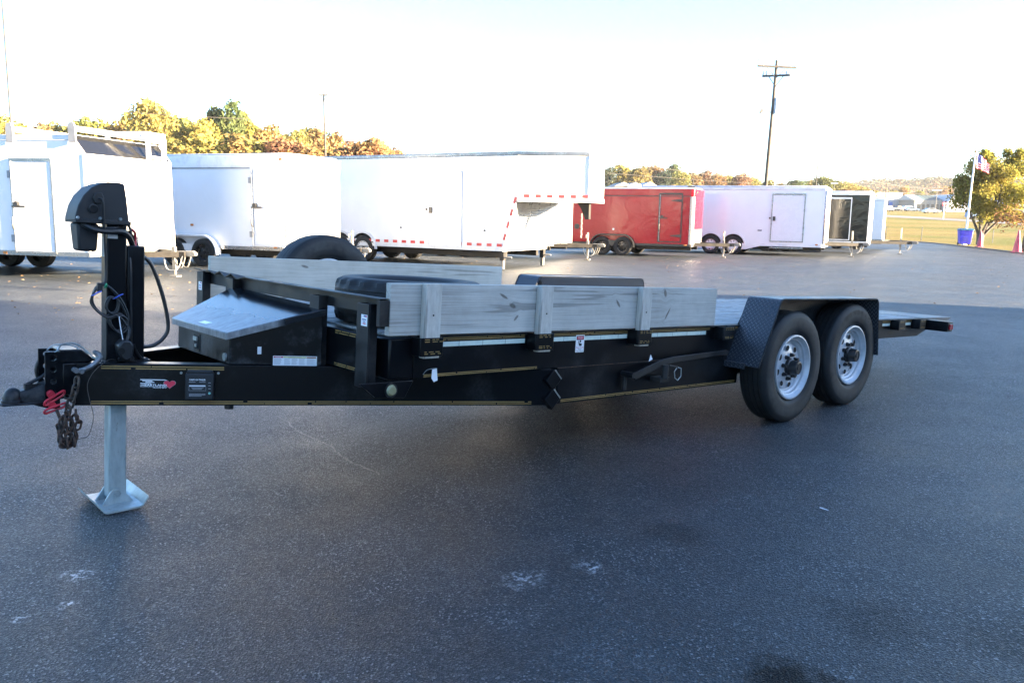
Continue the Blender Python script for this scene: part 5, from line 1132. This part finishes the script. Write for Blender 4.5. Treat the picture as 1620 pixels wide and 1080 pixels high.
# deck frame: front rail, side rails, bulkhead
DB().b2((-3.56, -.905, .447), (-3.48, .92, .64)).build('front_rail', BK, T, bevel=.006)
DB().b2((-3.535, -1.04, .447), (-3.40, -.90, .641)).build('corner_tube', BK, T, bevel=.01)
DB().b2((-3.535, .90, .447), (-3.40, 1.04, .641)).build('corner_tube', BK, T, bevel=.01)
m = DB()
for y0, y1, z in ((-.88, -.60, .628), (-.88, -.60, .617), (-.86, -.60, .468), (-.86, -.60, .459)):
    q = y0
    while q < y1: l = min(y1-q, rr.uniform(.03, .1)); quad(m, (-3.5618, q+l, z), (0, -1, 0), (0, 0, 1), l, .004); q += l+.008
tag(m.build('pinstripe', 'gold_stripe', T), kind='stuff')
SR = {}
for s in (-1, 1):
    def fy(p, s=s): return DX((p[0], p[1]*(-s), p[2]))
    m = MB(fy); m.prism([(0, .447), (0, .640), (.08, .640), (.08, .63), (.01, .63), (.01, .457), (.08, .457), (.08, .447)], (-3.40, -1.04, 0), (0, 1, 0), (0, 0, 1), (4.2, 0, 0))
    m.prism([(.80, .487), (.80, .64), (2.44, .64), (2.44, .54), (2.24, .487)], (0, -1.04, 0), (1, 0, 0), (0, 0, 1), (0, .03, 0)); o = m.build('side_rail', BK, T, bevel=.003)
    SR[s] = o
    m = MB(fy); m.b2((-3.40, -1.052, .6405), (2.44, -.985, .650)); m.build('rub_edge', 'worn_black_steel', o)
    m = MB(fy); m.prism([(0, .245), (0, .443), (.07, .443), (.07, .43), (.012, .43), (.012, .26), (.07, .26), (.07, .245)], (-2.43, -1.035, 0), (0, 1, 0), (0, 0, 1), (1.76, 0, 0)); lr = m.build('lower_rail', BK, T, bevel=.003)
    MB(fy).b2((-.70, -1.02, .36), (.80, -.95, .445)).build('sub_frame', BK, T)
    for x in (-3.355, -2.628, -1.812, -.94, 1.72, 2.16):
        m = MB(fy); m.b2((x-.064, -1.118, .562), (x+.064, -1.112, .6475)).b2((x-.064, -1.112, .562), (x-.057, -1.0405, .6475)).b2((x+.057, -1.112, .562), (x+.064, -1.0405, .6475)); pk = m.build('stake_pocket', BK, T, bevel=.002)
        if s == -1:
            m = DB()
            for z in (.572, .581, .628, .638):
                q = x-.042
                while q < x+.045: l = rr.uniform(.008, .03); quad(m, (q, -1.1186, z), (1, 0, 0), (0, 0, 1), l, .0035); q += l+rr.uniform(.004, .016)
            tag(m.build('pinstripe', 'gold_stripe', pk), kind='stuff')
m = DB()
def sl_(x0, x1, z, y=-1.0416):
    q = x0
    while q < x1: l = min(x1-q, rr.uniform(.06, .4)); quad(m, (q, y, z), (1, 0, 0), (0, 0, 1), l, .0042); q += l+rr.uniform(.003, .010)
for a, b in ((-3.28, -2.70), (-2.56, -1.88), (-1.74, -1.05), (-.87, -.62), (1.5, 2.1)): sl_(a, b, .632); sl_(a, b, .6235)
sl_(-3.34, -2.60, .460); sl_(-3.34, -2.60, .452); tag(m.build('pinstripe', 'gold_stripe', SR[-1]), kind='stuff')
m = DB(); sl_(-2.40, -.70, .264, -1.0366); sl_(-2.40, -.70, .255, -1.0366); tag(m.build('pinstripe', 'gold_stripe', lr), kind='stuff')
for a, b in ((-3.285, -2.698), (-2.56, -1.88), (-1.745, -1.09), (1.5, 1.66), (1.79, 2.08)):
    m = DB(); q = a
    while q < b-.01: l = min(b-q, .15); quad(m, (q, -1.0414, .593), (1, 0, 0), (0, 0, 1), l-.002, .023); q += l
    m.build('reflective_tape', 'tape_white', SR[-1])
DB().tube([(-2.44, -1.038, .4455), (-2.1, -1.038, .446), (-1.52, -1.038, .4465), (-.72, -1.037, .446)], .0025, 5).build('weld_seam', 'rusty_chain', SR[-1])
for z in (.388, .283):
    m = DB(); cx, h = -2.497, .058; m.prism([(-h, 0), (0, -h), (h, 0), (0, h)], (cx, -1.072, z), (1, 0, 0), (0, 0, 1), (0, .035, 0)); dp = m.build('gusset_plate', BK, T, bevel=.003)
    m = DB(); m.beam((cx+.004, -1.0735, z+h-.003), (cx+h-.003, -1.0735, z+.004), .004, .006); m.build('pale_edge', 'galvanised', dp)  # thin pale strip along one edge of the plate
# board latch lever with pin
m = DB(); m.prism([(-1.88, .375), (-1.86, .395), (-1.60, .462), (-1.48, .474), (-.93, .492), (-.905, .482), (-.915, .462), (-1.48, .437), (-1.59, .424), (-1.85, .352)], (0, -1.105, 0), (1, 0, 0), (0, 0, 1), (0, .012, 0)); lv = m.build('latch_lever', 'worn_black_steel', T, bevel=.003)
DB().cyl((-1.90, -1.04, .385), (-1.90, -1.13, .385), .017, n=12).cyl((-1.895, -1.06, .385), (-1.895, -1.06, .29), .013, n=10).build('pivot_post', 'worn_black_steel', lv)
DB().cyl((-1.595, -1.12, .43), (-1.595, -1.12, .345), .021, n=14).b2((-1.635, -1.12, .325), (-1.545, -1.04, .352)).cyl((-1.56, -1.12, .425), (-1.475, -1.12, .41), .006, n=8).build('latch_pin', 'worn_black_steel', lv)
m = DB(); m.tube([(-1.475, -1.12, .411), (-1.505, -1.122, .385), (-1.495, -1.122, .345), (-1.465, -1.122, .328), (-1.435, -1.122, .352), (-1.438, -1.122, .40)], .0035, 6, True); m.build('pin_ring', 'galvanised', lv)
m = DB(); m.add([(-1.735, -1.10, .455), (-1.70, -1.10, .468), (-1.715, -1.095, .497)], [(0, 1, 2)]); m.build('paper_scrap', 'paper', lv)
m = DB(); m.tube(cr([(-3.345, -1.045, .465), (-3.33, -1.055, .488), (-3.29, -1.055, .492), (-3.27, -1.05, .49)], 4), .002, 5); m.build('tie_wire', 'galvanised', SR[-1])
m = DB(); m.add([(-3.302, -1.056, .488), (-3.275, -1.057, .492), (-3.268, -1.058, .435), (-3.290, -1.058, .428), (-3.304, -1.056, .447)], [(0, 1, 2, 3, 4)]); m.build('torn_label', 'paper', SR[-1])
# danger sticker
m = DB(); quad(m, (-2.318, -1.0445, .527), (1, 0, .0), (0, 0, 1), .068, .096); ds = m.build('danger_decal', 'label_white', SR[-1])
def dq(mat, u, v, w_, h_): m = DB(); quad(m, (-2.318+u, -1.0455, .527+v), (1, 0, 0), (0, 0, 1), w_, h_); m.build('print', mat, ds)
dq('ink_black', .005, .069, .058, .022)
m = DB(); m.prism([(.030*math.cos(R(20*k)), .0095*math.sin(R(20*k))) for k in range(18)], (-2.284, -1.0458, .607), (1, 0, 0), (0, 0, 1), (0, -.0004, 0)); m.build('danger_oval', 'label_red', ds)
text('Danger', 'ink_white', (-2.303, -1.0468, .6025), (1, 0, 0), ZU, .038, .010, ds, bold=.02, xf=DX); text('Pinch Points', 'label_red', (-2.313, -1.0462, .550), (1, 0, 0), ZU, .058, .008, ds, xf=DX)
text('Watch', 'ink_black', (-2.300, -1.0462, .5405), (1, 0, 0), ZU, .03, .007, ds, xf=DX); text('Your Hands', 'ink_black', (-2.313, -1.0462, .531), (1, 0, 0), ZU, .056, .008, ds, xf=DX)
m = DB(); m.prism([(.006*math.cos(R(45*k)), .007*math.sin(R(45*k))) for k in range(8)], (-2.282, -1.0458, .588), (1, 0, 0), (0, 0, 1), (0, -.0004, 0)).prism([(-.016, .012), (-.013, .014), (-.006, -.002), (.006, -.001), (.012, -.006), (.010, -.016), (-.008, -.016), (-.014, -.002)], (-2.282, -1.0458, .578), (1, 0, 0), (0, 0, 1), (0, -.0004, 0)); m.build('pictogram', 'ink_black', ds)
# corner gusset with clear lamp
m = DB(); m.prism([(-3.70, .446), (-3.41, .444), (-3.455, .365), (-3.615, .380)], (0, -1.062, 0), (1, 0, 0), (0, 0, 1), (0, .012, 0)); gp = m.build('lamp_gusset', BK, T, bevel=.003)
DB().cyl((-3.536, -1.062, .408), (-3.536, -1.070, .408), .034, n=22).build('lamp_ring', 'rubber_cable', gp); DB().cyl((-3.536, -1.070, .408), (-3.536, -1.082, .408), .026, .019, n=22).build('lamp_lens', 'amber_lens', gp)
# bulkhead: angle rail, posts, bent edge at the far end
m = DB(); m.b2((-3.566, -1.05, .745), (-3.558, 1.02, .815))
ys = [-1.06, -.6, -.1, .2, .34, .44, .52, .60, .68, .76, .84, .92, 1.08]; dz = [0, 0, 0, 0, .004, -.012, .014, -.012, .016, -.004, .012, .006, .012]
vs = []
for y, d in zip(ys, dz): vs += [(-3.612, y, .817+d), (-3.555, y, .816), (-3.555, y, .823), (-3.612, y, .823+d)]
fs = []
for i in range(len(ys)-1): b = i*4; fs += [(b, b+4, b+5, b+1), (b+1, b+5, b+6, b+2), (b+2, b+6, b+7, b+3), (b+3, b+7, b+4, b)]
m.add(vs, fs); bh = m.build('bulkhead_rail', 'worn_black_steel', T, smooth=20)
for y0, y1, z0, z1 in ((-.985, -.885, .405, .792), (-.532, -.44, .446, .792), (.475, .575, .62, .806), (.915, 1.01, .44, .818)):
    m = DB(); m.b2((-3.618, y0, z0), (-3.610, y1, z1)).b2((-3.610, y0, z0), (-3.568, y0+.008, z1)).b2((-3.610, y1-.008, z0), (-3.568, y1, z1)); m.build('bulkhead_post', 'worn_black_steel', T, bevel=.002)
DB().b2((-3.618, -1.075, .70), (-3.568, -1.05, .815)).build('rail_end', 'worn_black_steel', T)
for y, z in ((-.978, .69), (.925, .705)):
    m = DB(); quad(m, (-3.6195, y+.052, z), (0, -1, 0), (0, 0, 1), .052, .052); st = m.build('post_decal', 'label_white', T)
    m = DB(); quad(m, (-3.6205, y+.030, z+.042), (0, -1, 0), (0, 0, 1), .018, .007); quad(m, (-3.6205, y+.042, z+.027), (0, -1, 0), (0, 0, 1), .032, .005); quad(m, (-3.6205, y+.036, z+.018), (0, -1, 0), (0, 0, 1), .022, .004); m.build('print', 'ink_blue', st)
    m = DB(); quad(m, (-3.6205, y+.014, z+.041), (0, -1, 0), (0, 0, 1), .010, .008); quad(m, (-3.6205, y+.036, z+.009), (0, -1, 0), (0, 0, 1), .024, .005); m.build('print', 'heart_red', st)
# wooden sides and stakes
DB().b2((-3.562, -1.070, .655), (-1.045, -1.032, .893)).build('side_board', 'board_near', T, bevel=.003)
DB().b2((-3.545, .985, .655), (-1.10, 1.022, .915)).build('side_board', 'board_far', T, bevel=.003)
sm = MB(); sm.b2((-.0445, -.019, 0), (.0445, .019, .345)); sm = sm.mesh('stake', 'stake_wood')
for x in (-3.350, -2.622, -1.806):
    for y in (-1.0915, 1.045):
        mt = Matrix.Translation(DX((x, y, .551))) @ Matrix.Rotation(TL, 4, 'Y'); o = link('stake', sm, T, mt, bevel=.003)
        if y < 0: MB().cyl((0, -.0188, .20), (0, -.0205, .20), .0045, n=8).build('nail', 'dark_hole', o)
# deck planks, crossmembers, tail plate
n = 11; pw = 1.95/n
for k in range(n):
    y0 = -.975+k*pw; me = MB(DX); h = rr.uniform(-.002, .002); me.b2((-3.48, y0+.003, .612), (2.36, y0+pw-.003, .652+h)); me.build('deck_plank', 'deck_wood', T, bevel=.004)
for k in range(15): DB().b2((-3.3+k*.40, -1.02, .50), (-3.25+k*.40, 1.02, .61)).build('crossmember', BK, T)
m = DB(); m.prism([(2.365, .652), (3.02, .652), (2.96, .628), (2.365, .54)], (0, -1.04, 0), (1, 0, 0), (0, 0, 1), (0, 2.08, 0)); m.build('tail_plate', 'tread_plate_grey', T)
for s in (-1, 1):
    def fy(p, s=s): return DX((p[0], p[1]*(-s), p[2]))
    m = MB(fy); m.b2((2.38, -1.25, .545), (2.50, -1.042, .638)); lb = m.build('tail_light_box', BK, T, bevel=.006)
    MB(fy).b2((2.40, -1.262, .565), (2.48, -1.25, .615)).build('side_marker', 'red_lens', lb, bevel=.004); MB(fy).b2((2.50, -1.22, .56), (2.512, -1.08, .62)).build('tail_lamp', 'red_lens', lb, bevel=.004)
# tread plate fenders
for s in (-1, 1):
    def fy(p, s=s): return DX((p[0], p[1]*(-s), p[2]))
    def arc(c, r, a0, a1, n=5): return [(c[0]+r*math.cos(R(a0+(a1-a0)*k/n)), c[1]+r*math.sin(R(a0+(a1-a0)*k/n))) for k in range(n+1)]
    out = [(-.835, .395)]+arc((-.590, .793), .052, 160, 92)+arc((.765, .797), .052, 90, 8)+[(.895, .405)]
    inn = [(x*.990+(.003), z-.007 if z > .5 else z) for x, z in out]; zc = []
    th = []
    for i, (x, z) in enumerate(out):
        a = Vector(out[max(0, i-1)]); b = Vector(out[min(len(out)-1, i+1)]); d = (b-a).normalized(); th.append((x+d.y*.006, z-d.x*.006))
    m = MB(fy); poly = out+th[::-1]; m.prism(poly, (0, -1.295, 0), (1, 0, 0), (0, 0, 1), (0, .258, 0)); fd = m.build('fender', 'tread_plate', T, smooth=30)
    m = MB(fy); m.prism([(-.62, .652)]+[(x*.995, z-.008) for x, z in out[1:-1]]+[(.80, .652)], (0, -1.045, 0), (1, 0, 0), (0, 0, 1), (0, .006, 0)); m.build('inner_skirt', 'tread_plate', fd, smooth=30)
    m = MB(fy)
    for a, b in zip(out[:-1], out[1:]): m.tube([(a[0], -1.293, a[1]), (b[0], -1.293, b[1])], .005, 6)
    m.build('edge_bead', 'worn_black_steel', fd)
    m = MB(fy); m.b2((-.86, -1.20, .402), (-.45, -1.045, .412)).b2((-.86, -1.20, .375), (-.854, -1.045, .402)); m.build('step_plate', 'tread_plate', fd)
    m = MB(fy); m.beam((-.86, -1.035, .42), (-.60, -1.035, .80), .006, .03); m.build('fender_brace', BK, fd)
# running gear (level with the ground)
for x in (-.355, .505):
    MB().cyl((x, -1.02, .36), (x, 1.02, .36), .045, n=14).build('axle', 'axle_black', T)
    for y in (-.86, .86): MB().tube(cr([(x-.40, y, .40), (x-.2, y, .335), (x, y, .315), (x+.2, y, .335), (x+.40, y, .40)], 4), .028, 6).build('leaf_spring', 'axle_black', T)
for x in (-.86, 0, .86):
    for y in (-.86, .86): MB().b2((x-.05, y-.03, .38), (x+.05, y+.03, .52)).build('spring_hanger', 'axle_black', T)
MB().b2((-.66, -.70, .30), (.2, .70, .34)).build('axle_plate', 'axle_black', T) if False else None
def big_tyre(lug=False, w=.212):
    r = .392; h = w/2; g = .009
    tr = []
    for y in (-.078, -.058, -.052, -.022, -.016, .016, .022, .052, .058, .086): tr.append((r-abs(y)*.06, y))
    prof = [(.222, h*.62), (.235, h*.80), (.28, h*.98), (.315, h*1.0), (.35, h*.97), (.368, h*.90), (.380, h*.84), (r-.006, .080)]
    for (ra, ya), (rb, yb) in zip(tr[1::2], tr[2::2]): pass
    ribs = [(.078, .058), (.052, .022), (.016, -.016), (-.022, -.052), (-.058, -.078)]
    for i, (a, b) in enumerate(ribs):
        prof += [(r-abs(a)*.06, a), (r-abs(b)*.06, b)]
        if i < 4: prof += [(r-g, b-.001), (r-g, ribs[i+1][0]+.001)]
    prof += [(r-.006, -.080), (.380, -h*.84), (.368, -h*.90), (.352, -h*.96), (.346, -h*.975), (.315, -h*1.0), (.28, -h*.98), (.262, -h*.95), (.256, -h*.93), (.235, -h*.80), (.222, -h*.62)]
    m = MB(); lugd = None
    if lug: lugd = {5: .010, 6: .017, 7: .017, 8: .012, len(prof)-11: .017, len(prof)-10: .017, len(prof)-9: .010, len(prof)-12: .012}
    m.lathe(prof, n=96 if lug else 72, lug=lugd)
    return m.mesh('tyre', 'tyre_rubber', 30)
def big_rim():
    m = MB(); m.lathe([(.200, .078), (.224, .083), (.228, .077)], n=40)
    m.lathe([(.228, -.082), (.226, -.096), (.216, -.098), (.211, -.090), (.203, -.080), (.198, -.074), (.190, -.071), (.186, -.058), (.180, -.053), (.174, -.050), (.168, -.038), (.164, -.036), (.157, -.041), (.12, -.050), (.085, -.058), (.06, -.058), (0, -.058)], n=56)
    m.lathe([(.224, .085), (.205, .078), (.197, .01), (.186, -.02)], n=40)
    for k in range(8):
        a = 2*math.pi*k/8+.39; c = Vector((math.cos(a)*.134, -.0535, math.sin(a)*.134)); nrm = Vector((0, -1, 0))
        rad = Vector((math.cos(a), 0, math.sin(a))); tn = Vector((-math.sin(a), 0, math.cos(a))); vs = [c+rad*.020*math.cos(R(30*q))+tn*.025*math.sin(R(30*q)) for q in range(12)]
        m.add(vs, [tuple(range(12))], 1); m.tube([p+Vector((0, .0008, 0)) for p in vs], .0022, 5, True, 0)
    return m.mesh('rim', ['rim_grey', 'dark_hole'], 30)
def big_hub():
    m = MB(); m.lathe([(.060, -.056), (.058, -.078), (.050, -.084), (.048, -.124), (.045, -.134), (.036, -.136), (.034, -.131), (.016, -.131), (.014, -.136), (0, -.136)], n=28)
    for k in range(8):
        a = 2*math.pi*k/8; c = Vector((math.cos(a)*.083, 0, math.sin(a)*.083)); m.cyl(c+Vector((0, -.056, 0)), c+Vector((0, -.074, 0)), .016, .014, 6); m.cyl(c+Vector((0, -.074, 0)), c+Vector((0, -.088, 0)), .011, .009, 8)
    return m.mesh('hub', 'hub_black', 30)
TY, TYL, RM, HB = big_tyre(), big_tyre(True, .236), big_rim(), big_hub()
for x, sp in ((-.335, .2), (.525, .5)):
    for near in (True, False):
        mt = Matrix.Translation((x, -1.168 if near else 1.168, .387)) @ Matrix.Rotation(sp, 4, 'Y')
        if not near: mt = mt @ Matrix.Rotation(math.pi, 4, 'Z')
        wl = link('wheel', TY, T, mt); link('rim', RM, wl); link('hub', HB, wl)
        if near and x > 0:          # raised maker's name round the upper sidewall
            s = 'DIAMONDBACK'; sp_ = .5
            for i, c_ in enumerate(s):
                a = R(152)-i*R(11.2); ra = .312; p = Vector((math.cos(a)*ra, -.1075, math.sin(a)*ra)); up = Vector((math.cos(a), 0, math.sin(a))); u = Vector((math.sin(a), 0, -math.cos(a)))
                M0 = Matrix.Rotation(-sp, 4, 'Y'); q = (M0 @ (p-u*.018)); text(c_, 'tyre_letter', q, (M0 @ u), (M0 @ up), .034 if c_ != 'I' else .010, .036, wl, bold=.03)
# ------------------------------------------------------------------ things carried by the trailer or lying about
def world_of(p, extra=Matrix()):
    mt = Matrix.Translation((1.365, 6.825, 0)) @ Matrix.Rotation(R(42), 4, 'Z') @ Matrix.Translation(DX(p)) @ Matrix.Rotation(TL, 4, 'Y') @ extra; return mt
st = bpy.data.objects.new('loose_tyre', None); C.objects.link(st); st.matrix_world = world_of((-3.105, -.57, .653+.118), Matrix.Rotation(R(-90), 4, 'X'))
tag(st, 'unmounted chunky tyre lying flat on the deck behind the bulkhead', 'tyre'); link('tyre', TYL, st)
st = link('spare_wheel', TY, T, Matrix.Translation(DX((-2.655, 1.165, .698))) @ Matrix.Rotation(TL+.3, 4, 'Y'), label='upright spare wheel behind the far side board'); link('rim', RM, st)
DB().b2((-2.72, 1.04, .50), (-2.59, 1.10, .76)).b2((-2.70, 1.02, .62), (-2.61, 1.05, .88)).build('spare_bracket', BK, T)
def leaf_mesh(s):
    m = MB(); pts = [(-1, 0), (-.5, .45), (.1, .55), (.7, .25), (1.15, 0), (.7, -.25), (.1, -.55), (-.5, -.45)]
    m.add([(x*s, y*s, s*(.12+.35*y*y+.18*x*x*random.uniform(.5, 1))) for x, y in pts], [(0, 1, 2, 3, 4, 5, 6, 7)]); return m.mesh('leaf', 'leaf_dry')
for i, (x, y, lab) in enumerate(((-.70, -.28, 'curled brown leaf lying nearest the fender on the deck planks'), (-.42, .12, 'small orange leaf lying farthest back on the deck planks'), (-.76, -.47, 'tiny dry leaf closest to the side board end on the deck'))):
    o = link('dry_leaf', leaf_mesh((.028, .022, .016)[i])); o.matrix_world = world_of((x, y, .656), Matrix.Rotation(i*1.3, 4, 'Z')); tag(o, lab, 'leaf', 'dry leaves on the deck')
m = MB(); m.add([(-.022, -.006, .004), (.022, -.006, .006), (.022, .006, .005), (-.022, .006, .004)], [(0, 1, 2, 3)]); o = m.build('paper_scrap', 'paper', smooth=0); o.location = (1.54, 3.88, .002); o.rotation_euler = (0, .1, -.75); tag(o, 'small white paper scrap lying on the asphalt in front of the wheels', 'paper scrap')
m = MB(); rl = random.Random(5)
for k in range(900):
    y = rl.uniform(10, 30); x = rl.uniform(-.75*y, .75*y) if rl.random() < .45 else rl.uniform(-.7*y, -.05*y)
    s = rl.uniform(.012, .035); a = rl.uniform(0, 6.3); c, d = math.cos(a)*s, math.sin(a)*s
    m.add([(x-c, y-d, .006), (x+d*.5, y-c*.5, .006+s*.5), (x+c, y+d, .010), (x-d*.5, y+c*.5, .004+s*.3)], [(0, 1, 2, 3)])
tag(m.build('fallen_leaves', 'leaf_dry', smooth=0), 'scattered dry leaves over the sunlit part of the lot', kind='stuff')
m = MB()
for k in range(5200):
    y = 2+rl.random()**1.6*8; x = rl.uniform(-.75*y, .75*y); s = rl.uniform(.0012, .0042)
    m.add([(x+s*rl.uniform(.6, 1.2)*math.cos(a+rl.uniform(0, .6)), y+s*rl.uniform(.6, 1.2)*math.sin(a), .001) for a in (0, 1.5, 3.1, 4.6)]+[(x, y, s)], [(0, 1, 4), (1, 2, 4), (2, 3, 4), (3, 0, 4)])
tag(m.build('loose_grit', 'grit_pale', smooth=0), 'loose pale grit on the asphalt in the foreground', kind='stuff')

# ------------------------------------------------------------------ thin evening haze over the valley
hz = MB().b2((-2700, -420, -1.2), (2700, 2750, 75)).mesh('haze', 'black_paint', smooth=0); hz.materials.clear()
hm = bpy.data.materials.new('haze_air'); hm.use_nodes = True; ht = hm.node_tree; ht.nodes.clear()
pv = ht.nodes.new('ShaderNodeVolumePrincipled'); pv.inputs['Color'].default_value = (.93, .95, 1, 1); pv.inputs['Density'].default_value = .00012
ho = ht.nodes.new('ShaderNodeOutputMaterial'); ht.links.new(pv.outputs[0], ho.inputs['Volume']); hz.materials.append(hm)
tag(link('haze', hz), 'thin pale haze hanging over the lot and the far hill', kind='stuff')
